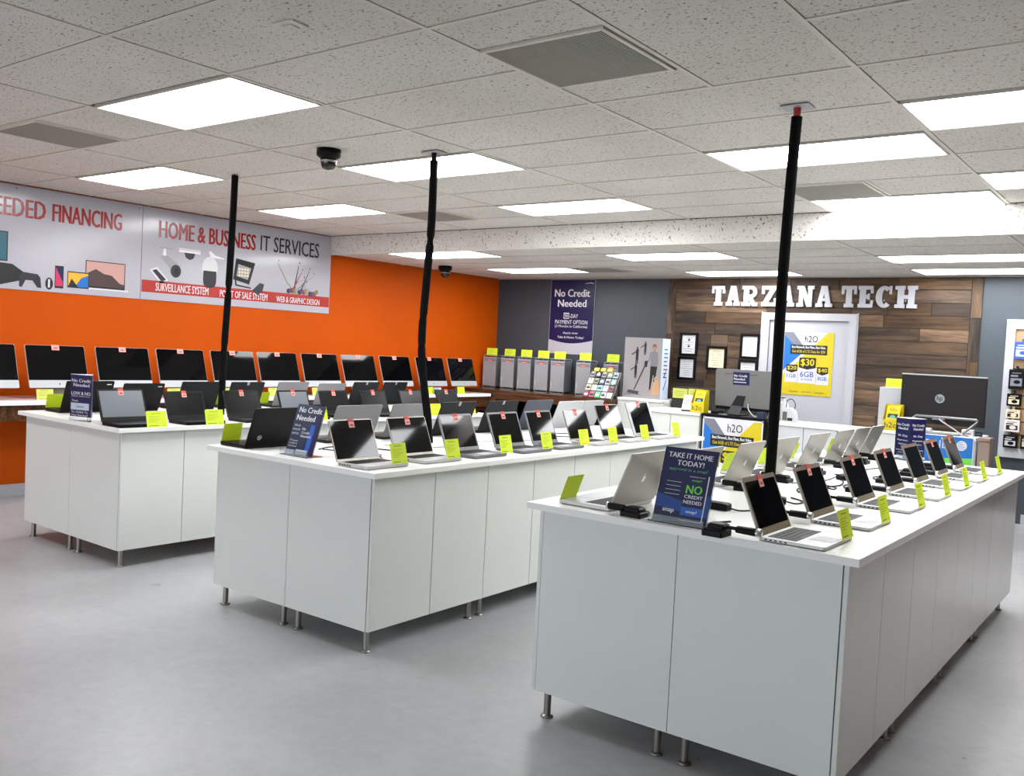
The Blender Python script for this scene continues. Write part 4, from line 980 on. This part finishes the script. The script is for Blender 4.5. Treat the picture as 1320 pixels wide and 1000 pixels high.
# ------------------------------------------------------------------ back wall wooden shelf and desktop towers
SH = .95
m = MB(); L = thing('wood_shelf', 'long glossy dark wood shelf along the grey wall holding the desktop towers', 'shelf', (0, 0, 0))
m.box(XO+.003, -5.975, 9.96, YB-.003, SH-.035, SH, RUSTIC); O('shelf_top', m, L)
m = MB(); m.box(-7.84, -5.975, 9.955, 9.985, SH-.12, SH-.036, RUSTIC); O('front_board', m, L)
m = MB(); m.box(XO+.003, -7.845, 9.955, 9.985, SH-.30, SH-.036, RUSTIC); O('front_board', m, L)
m = MB(); m.box(-7.95, -7.5, 10.0, 10.02, .60, SH-.13, RUSTIC); O('lower_board', m, L)
m = MB(); m.box(-6.2, -6.13, 9.99, YB-.01, 0, SH-.036, BLACK); m.box(-8.4, -8.33, 9.99, YB-.01, 0, SH-.036, BLACK); m.box(-8.33, -6.2, YB-.05, YB-.01, .1, SH-.036, BLACK); O('support', m, L)
tw = {}
def tower(x, label, rz=-.0):
    t = thing('desktop_tower', label, 'computer', (x, 10.33, SH), rz, 'aluminium desktop towers on the wood shelf')
    if not tw:
        w, d, h = .206, .30, .475
        m = MB(); m.cbox(-w/2+.004, w/2-.004, 0, d, .03, h-.028, ALUMF, .004); tw['body'] = m.mesh('case')
        m = MB(); m.box(-w/2+.010, w/2-.010, -.003, 0, .035, h-.10, ALUM); m.box(-w/2+.010, w/2-.010, -.002, 0, h-.093, h-.036, ALUMF)
        m.box(-w/2+.003, -w/2+.010, -.006, .004, .028, h-.03, ALUMF); m.box(w/2-.010, w/2-.003, -.006, .004, .028, h-.03, ALUMF); tw['front'] = m.mesh('perforated_front')
        m = MB(); m.box(-w/2+.012, w/2-.012, -.005, 0, h-.078, h-.072, DARK); m.box(-w/2+.012, w/2-.012, -.005, 0, h-.058, h-.052, DARK); tw['slot'] = m.mesh('disc_slot')
        m = MB(); m.box(-w/2+.012, -w/2+.026, -.0045, 0, .10, .16, SILVERW); m.disc(-w/2+.019, .08, .005, .005, -.0045, WHITE, 8); m.disc(-w/2+.019, .17, .005, .005, -.0045, WHITE, 8); tw['ports'] = m.mesh('ports')
        # handles and feet: bent tube loops
        for nm, zz, sg in (('handle', h-.03, 1), ('foot', .032, -1)):
            m = MB()
            for yy in (.004, d-.004):
                m.tube(smooth_path([(-w/2+.008, yy, zz-sg*.02), (-w/2+.006, yy, zz+sg*.012), (-w/2+.024, yy, zz+sg*.028), (0, yy, zz+sg*.029), (w/2-.024, yy, zz+sg*.028), (w/2-.006, yy, zz+sg*.012), (w/2-.008, yy, zz-sg*.02)], 3), .0055, ALUMF, 6)
            m.box(-w/2+.03, w/2-.03, 0.0, d, zz+sg*.028-.001, zz+sg*.028+.002, ALUMF) if sg > 0 else m.box(-w/2+.03, w/2-.03, 0.0, d, .0, .003, ALUMF)
            tw[nm] = m.mesh(nm)
        m = MB(); m.box(-.038, .038, -.007, -.005, h-.082, h-.058, RED); m.rect(-.03, .03, h-.076, h-.064, -.0074, PINK); tw['st'] = m.mesh('price_sticker')
    for k, nm in (('body', 'case'), ('front', 'perforated_front'), ('slot', 'disc_slot'), ('ports', 'ports'), ('handle', 'handle'), ('foot', 'foot')): O(nm, tw[k], t)
    O('price_sticker', tw['st'], t, label='red and pink price sticker')
TX = [-8.272, -7.945, -7.65, -7.355, -7.08, -6.665, -6.235]
for i, x in enumerate(TX):
    tower(x, 'silver desktop computer tower, %s from the orange wall corner' % ORD[i] if i else 'silver desktop computer tower nearest the orange wall corner', .25)
    card(x, 10.37, SH+.480, '-y', 'neon price card on top of the tower %s from the orange wall' % ORD[i], 'price cards on the towers', w=.165, h=.10, lean=6, rz=.25)

# accessories rack
rk = thing('accessory_rack', 'slanted wire rack of small coloured phone accessories before the vacuum box', 'rack', (-6.205, 9.97, SH+.006), 0)
a = rad(30); T = Matrix.Rotation(-a, 4, 'X')
m = MB(); m.M = T
for xx in (-.22, .22): m.tube([(xx, .008, 0), (xx, .008, .40)], .005, STEEL, 6)
for k in range(5): m.tube([(-.22, .008, .004+.098*k), (.22, .008, .004+.098*k)], .004, STEEL, 6)
m.M = None
for xx in (-.22, .22): m.tube([(xx, .21, .345), (xx, .22, .006)], .005, STEEL, 6)
m.tube([(-.22, .22, .006), (.22, .22, .006)], .005, STEEL, 6)
m.tube([(-.22, .0, .006), (-.22, .22, .006)], .005, STEEL, 6); m.tube([(.22, .0, .006), (.22, .22, .006)], .005, STEEL, 6)
O('wire_frame', m, rk)
rk_cols = [[mat('pk_maroon', (140, 40, 60), .4), mat('pk_rose', (180, 90, 110), .4), mat('pk_green', (90, 190, 110), .4), WHITE, mat('pk_cream', (220, 214, 206), .4)],
           [mat('pk_sand', (200, 190, 160), .4), mat('pk_cream', (220, 214, 206)), mat('pk_aqua', (150, 200, 220), .4), WHITE, mat('pk_wine', (120, 50, 60), .4)],
           [mat('pk_cream', (220, 214, 206)), mat('pk_moss', (110, 120, 80), .4), BLUET, mat('pk_steel', (150, 160, 170), .4), mat('pk_mint', (110, 150, 140), .4)],
           [GREYPR, DARK, GREYPR, mat('pk_moss', (110, 120, 80)), mat('pk_steel', (150, 160, 170))]]
ca, sa = cos(a), sin(a)
for r in range(4):
    for c_ in range(5):
        k = random.uniform(-.01, .01)
        m = MB(); m.M = T; m.cbox(-.036, .036, -.020, .0, 0, .082, rk_cols[r][c_], .002)
        m.M = T; m.rect(-.026, .026, .022, .05, -.0206, INKB if (r+c_) % 2 else WHITE); m.disc(0, .062, .012, .012, -.0206, YEL if r == 3 and c_ < 3 else GREYPR, 10)
        lx = -.172+.086*c_; lz = .008+.098*r
        px_, py_, pz_ = lx, lz*sa-.0*ca+.002, lz*ca+.004
        wx_ = -6.205+px_; wy_ = 9.97+py_
        o = O('accessory_pack', m, None, (wx_, wy_, SH+pz_+.002), 0)
        tag(o, 'small accessory pack in the wire rack, %s row from the bottom, %s from the left' % (['lowest', 'second', 'third', 'top'][r], ['first', 'second', 'third', 'fourth', 'fifth'][c_]), 'package', 'accessory packs in the wire rack')
for c_ in range(3):
    m = MB(); m.M = T; m.cbox(-.04, .04, -.012, 0, 0, .05, YEL, .004); lz = .403; lx = -.15+.10*c_
    px_, py_, pz_ = lx, lz*sa, lz*ca; wx_ = -6.205+px_; wy_ = 9.97+py_
    tag(O('header_tag', m, None, (wx_, wy_, SH+pz_), 0), 'yellow header tag on top of the wire rack, %s from the left' % ['first', 'second', 'third'][c_], 'tag', 'yellow tags on the wire rack')

# white cabinet with vacuum box
def plain_cab(name, x0, x1, y0, y1, h, label, mt, nd=2, top=TOP, ins=.0):
    t = thing(name, label, 'cabinet', ((x0+x1)/2, y0, 0)); w = x1-x0; d = y1-y0
    m = MB(); m.box(-w/2, w/2, .018, d, .05, h-.03, mt); m.box(-w/2+.03, w/2-.03, .05, d, 0, .05, DARK); O('carcass', m, t)
    m = MB(); m.cbox(-w/2, w/2, -.012, d, h-.03, h, top, .003); O('cabinet_top', m, t)
    for k in range(nd):
        m = MB(); m.cbox(-w/2+w*k/nd+.003, -w/2+w*(k+1)/nd-.003, 0, .018, .06, h-.035, mt, .002); dd = O('door', m, t)
    return t
plain_cab('side_cabinet', -5.965, -5.31, 10.08, YB-.03, .995, 'white cabinet under the vacuum box by the grey wall', CAB, 2)
vb = thing('vacuum_box', 'tall grey white vacuum cleaner carton with printed woman and dog', 'box', (-5.70, 10.20, .995), .02)
w, h, d = .53, .765, .22
m = MB(); m.box(-w/2, w/2, 0, d, 0, h, mat('carton_grey', (150, 146, 146), .5)); O('carton', m, vb)
m = MB(); e = -.001
VD = mat('print_dark', (40, 38, 46)); VG2 = mat('print_mid_grey', (150, 148, 150), .5)
cx = .16
m.disc(cx, .645, .024, .03, e, SKIN); m.poly([(cx-.028, .63), (cx-.026, .68), (cx+.0, .693), (cx+.026, .68), (cx+.028, .63), (cx+.015, .66), (cx-.015, .66)], 1.3*e, mat('print_hair', (120, 80, 60), .5))
m.poly([(cx-.012, .62), (cx+.012, .62), (cx+.012, .60), (cx+.05, .585), (cx+.062, .47), (cx+.05, .41), (cx-.05, .41), (cx-.045, .5), (cx-.055, .585), (cx-.012, .60)], e, SWEAT)
m.poly([(cx-.055, .585), (cx-.035, .56), (cx-.06, .47), (cx-.10, .43), (cx-.11, .445), (cx-.078, .49)], 1.2*e, SWEAT)
m.poly([(cx-.045, .41), (cx+.05, .41), (cx+.035, .27), (cx+.02, .16), (cx+.005, .16), (cx+.008, .3), (cx-.005, .3), (cx-.03, .12), (cx-.05, .12), (cx-.045, .3)], e, INKB)
m.poly([(cx-.055, .12), (cx-.025, .12), (cx-.03, .1), (cx-.07, .095)], e, SKIN)
m.poly([(cx-.115, .45), (cx-.095, .45), (cx-.255, .10), (cx-.27, .10)], 1.5*e, VD); m.poly([(cx-.13, .47), (cx-.085, .48), (cx-.09, .40), (cx-.13, .395)], 1.8*e, VD)
m.poly([(cx-.36, .075), (cx-.34, .10), (cx-.19, .085), (cx-.2, .045), (cx-.35, .06)], 1.5*e, mat('print_plum', (70, 62, 80), .4))
m.disc(cx+.045, .25, .03, .035, 1.5*e, TANP); m.poly([(cx+.01, .22), (cx+.08, .22), (cx+.10, .07), (cx+.08, .055), (cx+.0, .055), (cx-.015, .07)], 1.2*e, TANP); m.disc(cx+.035, .255, .005, .005, 2*e, INKB, 8); m.disc(cx+.055, .255, .005, .005, 2*e, INKB, 8)
for (px_, pz_, s_) in ((-.08, .52, 1.0), (.0+.03, .62, .8), (-.09, .33, .9)):
    m.disc(px_, pz_+.11*s_, .012*s_, .015*s_, e, VD, 10); m.poly([(px_-.02*s_, pz_+.095*s_), (px_+.02*s_, pz_+.095*s_), (px_+.018*s_, pz_), (px_+.014*s_, pz_-.09*s_), (px_+.003*s_, pz_-.09*s_), (px_, pz_-.02*s_), (px_-.006*s_, pz_-.09*s_), (px_-.018*s_, pz_-.09*s_), (px_-.02*s_, pz_)], e, VD)
    m.poly([(px_-.02*s_, pz_+.07*s_), (px_-.02*s_, pz_+.055*s_), (px_-.075*s_, pz_+.02*s_), (px_-.08*s_, pz_+.035*s_)], e, VD)
for i in range(6): m.rect(-.24, -.24+.08+.03*(i % 3), .70-.018*i, .704-.018*i, e, VG2)
m.text('Elite', .02, .13, .025, .07, e, VG2, 0); m.text('Carpet & Floor', -.23, .0, .03, .06, e, VD, 0)
O('front_print', m, vb)
m = MB(); m.M = Matrix.Translation((w/2, d/2, 0)) @ Matrix.Rotation(pi/2, 4, 'Z')
m.rect(-d/2+.004, d/2-.004, .004, h-.004, -.001, mat('print_pale_blue', (205, 216, 236), .5))
for i in range(8): m.rect(-.05, .04+.01*(i % 3), .62-.05*i, .635-.05*i, -.002, MIDB if i < 3 else VD)
m.poly([(-.04, .12), (-.02, .12), (.05, .25), (.04, .26)], -.002, INKB); m.poly([(-.05, .27), (-.02, .27), (.04, .38), (.03, .38)], -.002, VD)
O('side_print', m, vb)

# ------------------------------------------------------------------ checkout counter
plain_cab('checkout_counter', -4.99, -4.30, 9.0, 9.55, .955, 'white drawer counter left of the phone plan display', CAB, 2)
for k in range(2):
    pass
c2 = plain_cab('checkout_counter', -4.285, -3.56, 9.02, 9.58, .955, 'black counter carrying the phone plan panel and grey monitor', BLACK, 2, top=BLACK)
c3 = plain_cab('checkout_counter', -3.545, -2.53, 9.1, 9.6, .93, 'low pale grey counter in front of the white door', mat('pale_grey_laminate', (196, 198, 200), .4), 3, top=TOP)
c4 = plain_cab('checkout_counter', -2.515, -1.615, 9.02, 9.58, .955, 'white counter under the large dark monitor', CAB, 2)
m = plain_cab('end_cabinet', -1.60, -1.50, 9.0, 9.16, .965, 'narrow grey brown cabinet at the right end of the checkout', BROWNC, 1, top=BROWNC)
hp_ = thing('counter_poster', 'phone plan poster panel on the front of the black counter', 'poster', (-3.925, 9.012, .10)); h2o_poster(hp_, .64, .81, -.009)
m = MB(); 
for a_ in ((-.335, -.32, 0, .83), (.32, .335, 0, .83), (-.335, .335, .81, .825)): m.box(a_[0], a_[1], -.010, -.006, a_[2], a_[3], WHITE)
O('white_border', m, hp_)
pp = thing('counter_poster', 'blue prepaid poster with a striped globe on the right counter', 'poster', (-1.93, 9.006, .35))
m = MB(); m.box(-.30, .30, -.004, -.0, 0, .60, SKYB); O('sheet', m, pp)
m = MB(); m.text('PREPAID', -.26, .10, .49, .56, -.005, WHITE, 0); m.text('FREE', -.2, .12, .24, .34, -.005, WHITE, 2)
m.disc(.20, .525, .045, .045, -.005, WHITE, 20)
for i in range(4): m.rect(.17, .235-.01*i, .495+.018*i, .499+.018*i, -.0055, SKYB)
m.poly([(.05, .40), (.30, .42), (.30, .1), (.12, .1)], -.0046, GREEN); m.poly([(.1, .2), (.3, .26), (.3, .0), (.1, 0)], -.0048, MIDB); m.rect(.292, .30, 0, .6, -.0052, WHITE)
O('print', m, pp)
# grey AIO on black counter
ao = thing('desktop_monitor', 'large grey monitor seen from behind with a blue sticker', 'monitor', (-3.905, 9.22, .955), -.03)
w, h = .645, .40
T = Matrix.Translation((0, -.02, .085)) @ Matrix.Rotation(rad(4), 4, 'X')
m = MB(); m.M = T; r = .02
pts = []
for cx_, cz_, a0 in ((w/2-r, h-r, 0), (-w/2+r, h-r, 90), (-w/2+r, r, 180), (w/2-r, r, 270)):
    for i in range(4): q = rad(a0+30*i); pts.append((cx_+r*cos(q), cz_+r*sin(q)))
m.prism(list(reversed(pts)), 0, .025, mat('gunmetal_shell', (120, 120, 118), .4, metal=.5)); m.box(-w*.33, w*.25, -.002, 0, h-.05, h-.046, DARK); O('shell', m, ao)
m = MB(); m.M = T; m.box(-w/2+.01, w/2-.01, .0, .026, -.03, .004, BLACK); O('lower_edge', m, ao)
m = MB(); m.M = T; m.box(-.12, .065, -.0025, 0, .24, .375, BLUE); m.text('No Credit', -.11, .04, .325, .35, -.003, WHITE, 2); m.text('Needed', -.11, .015, .29, .315, -.003, WHITE, 2); m.rect(-.11, .03, .265, .272, -.003, WHITE); O('blue_sticker', m, ao)
m = MB(); m.cbox(-.14, .02, -.12, .10, 0, .012, BLACK, .004); m.add([(-.13, -.10, .012), (.0, -.10, .012), (.0, -.03, .10), (-.13, -.03, .10), (-.12, -.06, .012), (-.01, -.06, .012), (.02, .0, .19), (-.06, .0, .19), (.03, -.03, .21), (-.07, -.03, .21)], [(0, 1, 2, 3), (3, 2, 8, 9), (4, 7, 6, 5), (1, 5, 6, 2), (2, 6, 8), (0, 3, 7, 4), (3, 9, 7), (9, 8, 6, 7)], DARK); O('stand', m, ao)
m = MB(); m.tube(smooth_path([(.06, -.03, .13), (.08, -.05, .07), (.16, -.1, .012), (.22, -.15, .008)]), .006, SILVERW); O('cord', m, ao)
# HP style large monitor on the right counter
hm = thing('desktop_monitor', 'very large dark monitor seen from behind with a round emblem', 'monitor', (-1.985, 9.17, .955), -.02)
w, h = .735, .45; T = Matrix.Translation((.03, 0, .085))
m = MB(); m.M = T; m.cbox(-w/2, w/2, 0, .035, 0, h, mat('taupe_black_shell', (34, 31, 32), .5, spec=.2), .004); O('shell', m, hm)
m = MB(); m.M = T; m.box(-w/2, w/2, -.002, .036, h, h+.012, SILVERW); O('top_edge', m, hm, label='silver top edge')
m = MB(); m.M = T; n_ = 24; R0, R1, cx_, cz_ = .042, .036, -.02, .24
vs = [(cx_+R0*cos(2*pi*i/n_), -.001, cz_+R0*sin(2*pi*i/n_)) for i in range(n_)]
m.add(vs, [tuple(range(n_))], LOGOG); m.text('hp', cx_-.026, cx_+.024, cz_-.03, cz_+.028, -.002, mat('taupe_black_shell', (38, 35, 36)), 1); O('emblem', m, hm)
m = MB(); m.tube([(-.22, -.12, .012), (.22, -.12, .012), (.245, -.12, .022), (.355, -.07, .135), (.36, -.068, .148), (.345, -.066, .158), (-.17, -.066, .158), (-.19, -.07, .14), (-.24, -.12, .02), (-.22, -.12, .012)], .011, LOGOG, 8); m.box(-.03, .07, -.06, .0, .13, .165, LOGOG); O('loop_stand', m, hm)
m = MB(); m.tube(smooth_path([(.03, -.03, .16), (.05, -.09, .13), (.14, -.11, .08), (.26, -.13, .01)]), .006, SILVERW); m.tube(smooth_path([(.06, -.03, .15), (.1, -.08, .1), (.22, -.1, .03), (.3, -.12, .008)]), .005, REDPL); O('cords', m, hm)
for i, (x, y, sx, sy, sz, mt, lb) in enumerate(((-2.19+.12, 9.10, .06, .03, .05, WHITE, 'small white box under the large dark monitor, left'), (-1.86, 9.075, .045, .02, .02, WHITE, 'flat white adapter under the large dark monitor'), (-1.72, 9.2, .05, .04, .06, WHITE, 'white box right of the large dark monitor stand'), (-1.65, 9.30, .03, .02, .05, BLUET, 'dark blue gadget at the right end of the checkout'))):
    m = MB(); m.cbox(-sx, sx, -sy, sy, 0, sz, mt, .004); t = thing('small_box', lb, 'box', (x, y, .955)); O('body', m, t); m = MB(); m.rect(-sx*.6, sx*.6, sz*.3, sz*.5, -sy-.001, GREYPR); O('print', m, t)
# yellow display boxes
def h2o_box(x, y, z, label, rz=0):
    t = thing('display_box', label, 'display box', (x, y, z), rz)
    m = MB(); w = .155
    m.box(-w/2, w/2, 0, .12, 0, .004, YEL); m.box(-w/2, w/2, 0, .004, 0, .10, YEL)
    for s_ in (-1, 1):
        xx = s_*w/2; m.add([(xx, 0, .10), (xx, 0, 0), (xx, .12, 0), (xx, .12, .245), (xx, .085, .245)], [(0, 1, 2, 3, 4)], YEL)
    m.box(-w/2, w/2, .117, .12, 0, .245, YEL); O('tray', m, t)
    m = MB(); m.M = Matrix.Translation((0, .02, .09)) @ Matrix.Rotation(-rad(22), 4, 'X'); m.box(-.06, .06, 0, .012, 0, .15, YEL); m.rect(-.045, .045, .03, .07, -.001, BLUET); m.disc(0, .04, .025, .016, -.002, TEAL, 12); m.text('h2o', -.03, .03, .10, .125, -.001, INKB, 0); O('leaflets', m, t)
    m = MB(); m.text('h2o', -.06, .055, .025, .075, -.001, INKB, 0); O('print', m, t)
h2o_box(-4.35, 9.03, .955, 'yellow card holder left of the grey monitor')
h2o_box(-2.355, 9.03, .955, 'yellow card holder in front of the white panel')
t = thing('flyer', 'white flyer leaning beside the left yellow card holder', 'leaflet', (-4.50, 9.06, .955)); m = MB(); m.M = Matrix.Rotation(-rad(20), 4, 'X'); m.box(-.055, .055, 0, .002, 0, .19, WHITE); O('sheet', m, t)
m = MB(); m.M = Matrix.Rotation(-rad(20), 4, 'X'); m.rect(-.055, .055, 0, .02, -.001, INKB); m.rect(-.03, .03, .12, .127, -.001, GREYPR); m.rect(-.035, .02, .09, .095, -.001, REDPR); O('print', m, t)
t = thing('white_case', 'plain white box standing behind the right yellow card holder', 'box', (-2.40, 9.235, .955)); m = MB(); m.cbox(-.135, .135, 0, .25, 0, .40, WHITEP, .004); O('body', m, t); m = MB(); m.box(-.1351, .1351, .12, .124, .0, .4005, GREYPR); O('lid_seam', m, t)
card(-2.42, 9.30, 1.356, '-y', 'neon yellow note standing on the plain white box', 'loose yellow notes', w=.16, h=.085, lean=8)
# dark back counter and notes
plain_cab('back_counter', -5.29, -4.2, 10.25, YB-.03, 1.17, 'dark counter against the wood wall behind the yellow notes', mat('near_black_wood', (38, 34, 34), .5), 3, top=mat('near_black_wood', (38, 34, 34)))
for i, x in enumerate((-5.19, -4.98)):
    m = MB(); m.box(-.1, .1, -.0015, 0, 0, .12, NEONP)
    for k in range(3): m.rect(-.07, .05, .03+.025*k, .033+.025*k, -.002, INK)
    tag(O('paper_note', m, None, (x+.02, 10.236, 1.035+.006*i), 0), 'pale yellow note on the dark back counter, %s' % ('left one' if i == 0 else 'right one beside the yellow holder'), 'note', 'loose yellow notes')
# tape dispenser / label printer
t = thing('label_printer', 'grey and white label printer on the low counter before the door', 'printer', (-3.40, 9.2, .93), -.1)
m = MB(); n_ = 10; pts = [(-.06, 0), (.07, 0)]+[(.07*cos(rad(90*i/n_))+.0, .12*sin(rad(90*i/n_))+.03) for i in range(n_+1)]+[(-.06, .15)]
m.prism(list(reversed(pts)), -.05, .06, LGREY); O('body', m, t)
m = MB(); m.rect(-.05, .0, .02, .11, -.0512, mat('brown_grey_label', (92, 84, 82), .5)); m.rect(.005, .06, .02, .05, -.0512, DARK); O('front_plate', m, t)
m = MB(); m.tube(smooth_path([(-.04, .0, .149), (-.03, .0, .22), (.02, .0, .24), (.05, .02, .19), (.04, .03, .14)]), .004, DARK); O('cord', m, t)
t = thing('white_bottle', 'white rounded dispenser half hidden by the right pole', 'dispenser', (-3.52, 9.35, .93)); m = MB(); m.lathe(0, 0, [(0, 0), (.05, 0), (.05, .17), (.035, .2), (.015, .21), (.015, .235), (0, .235)], WHITE); O('bottle_body', m, t)
m = MB(); m.box(-.03, .012, -.006, .006, .236, .246, DARK); O('spout', m, t)
# dark items beside the grey monitor
for i, (x, y, sx, sy, sz, lb) in enumerate(((-4.17, 9.15, .06, .04, .03, 'black card reader left of the grey monitor stand'), (-3.66, 9.12, .04, .04, .06, 'dark blue gadget right of the grey monitor stand'), (-4.07, 9.08, .05, .02, .012, 'flat grey stapler before the grey monitor'))):
    m = MB(); m.cbox(-sx, sx, -sy, sy, 0, sz, (BLACK, BLUET, GREYL)[i], .005); t = thing('counter_gadget', lb, 'gadget', (x, y, .955)); O('body', m, t); m = MB(); m.cbox(-sx*.6, sx*.6, -sy*.5, sy*.5, sz, sz+.006, DARK, .002); O('keypad', m, t)

# ------------------------------------------------------------------ wall display on the right
wd = thing('wall_display', 'white framed slat wall display at the right picture edge', 'display', (-1.70, YB-.004, .68))
W_ = 1.3; H_ = 1.425
m = MB(); m.box(0, W_, -.05, 0, 0, .10, LGREY); O('frame_rail', m, wd); m = MB(); m.box(0, W_, -.05, 0, H_-.10, H_, WHITEP); O('frame_rail', m, wd)
m = MB(); m.box(0, .085, -.05, 0, .10, H_-.10, WHITEP); O('frame_rail', m, wd); m = MB(); m.box(W_-.085, W_, -.05, 0, .10, H_-.10, WHITEP); O('frame_rail', m, wd)
nz = 9
for k in range(nz):
    z0 = .10+(H_-.2)*k/nz; m = MB(); m.box(.086, W_-.086, -.03, 0, z0+.006, z0+(H_-.2)/nz-.006, TAN); O('slat', m, wd)
m = MB(); m.box(.085, W_-.085, -.01, 0, .10, H_-.10, DARK); O('backing', m, wd)
def pack(x, z, w, h, d, c1, c2, label, hang=True):
    t = thing('hanging_pack', label, 'package', (-1.70+x, YB-.05, .68+z), 0, 'packs on the slat wall display')
    m = MB(); m.cbox(-w/2, w/2, -d-.002, -.002, 0, h, c1, .003); O('carton', m, t)
    m = MB(); m.rect(-w*.38, w*.38, h*.15, h*.55, -d-.003, c2); m.rect(-w*.38, w*.1, h*.62, h*.72, -d-.003, c2); m.disc(w*.05, h*.36, w*.22, w*.14, -d-.0034, c1, 14); m.rect(-w*.3, w*.3, h*.8, h*.84, -d-.003, c2); O('print', m, t)
    m = MB(); m.tube([(0, .018, h*.93+.02), (0, -d-.01, h*.93+.02), (0, -d-.02, h*.93+.03)], .003, STEEL, 6); m.box(-.012, .012, -d*.6, -d*.5, h, h+.035, c1); O('hook', m, t)
pack(.165, 1.02, .15, .17, .05, MIDB, WHITE, 'blue and white pack hanging high on the slat wall display'); pack(.13, .71, .14, .20, .05, BLACK, GREYPR, 'black pack below the blue pack on the slat wall display')
pack(.28, .70, .12, .22, .05, DARK, GREYPR, 'dark grey pack beside the black pack on the slat wall display')
pack(.12, .535, .13, .125, .04, BLACK, CREAM, 'black and cream pack mid height on the slat wall display'); pack(.12, .41, .13, .085, .04, CREAM, DARK, 'cream pack mid height on the slat wall display')
pack(.12, .27, .14, .12, .04, mat('pk_cream', (220, 214, 206)), INKB, 'white pack with a dark picture on the slat wall display')
pack(.115, .105, .13, .13, .05, BLACK, LGREY, 'black pack low left on the slat wall display'); pack(.27, .105, .12, .14, .05, BLACK, LGREY, 'black pack low right on the slat wall display')
pack(.28, .50, .1, .14, .04, CREAM, MIDB, 'cream and blue pack right of the mid height packs')

# ------------------------------------------------------------------ ceiling fittings
def dome(x, y, z, s_, label):
    t = thing('dome_camera', label, 'security camera', (x, y, z), 0, 'black dome cameras')
    m = MB(); m.lathe(0, 0, [(0, -.0), (.068*s_, -.0), (.068*s_, -.035*s_), (.055*s_, -.046*s_), (.046*s_, -.05*s_), (.044*s_, -.068*s_)], BLACK, 24); O('housing', m, t)
    m = MB(); m.lathe(0, 0, [(.044*s_, -.068*s_), (.043*s_, -.085*s_), (.034*s_, -.102*s_), (.018*s_, -.112*s_), (0, -.115*s_)], mat('smoked_dome', (16, 16, 18), .04, spec=.8), 24); O('dome', m, t)
    m = MB(); m.lathe(0, 0, [(.0475*s_, -.062*s_), (.0475*s_, -.068*s_), (.0455*s_, -.072*s_)], LOGOG, 24); O('ring', m, t)
dome(-4.616, 3.995, Z1, 1.15, 'black dome security camera on the near ceiling above the middle')
dome(-7.887, 8.839, Z2, 1.3, 'small black dome camera on the low ceiling near the orange wall')
t = thing('ceiling_sensor', 'small flat white plate on a ceiling tile at the upper left', 'sensor', (-2.95, 2.33, Z1+.003), .1)
m = MB(); m.cbox(-.06, .06, -.045, .045, -.008, 0, GRID, .003); O('plate', m, t); m = MB(); m.cbox(-.03, .03, -.025, .025, -.014, -.008, TILE, .003); O('cover', m, t)
# fallen scraps on the floor
for i, (x, y) in enumerate(((-1.95, 1.92), (-2.35, 1.78))):
    m = MB(); m.add([(0, 0, .001), (.016, .004, .004), (.02, .016, .001), (.004, .014, .005), (-.004, .006, .002)], [(0, 1, 2, 3, 4)], REDPL)
    tag(O('paper_scrap', m, None, (x, y, 0)), 'tiny red paper scrap on the open floor, %s' % ('right one' if i == 0 else 'left one'), 'scrap', 'scraps on the floor')
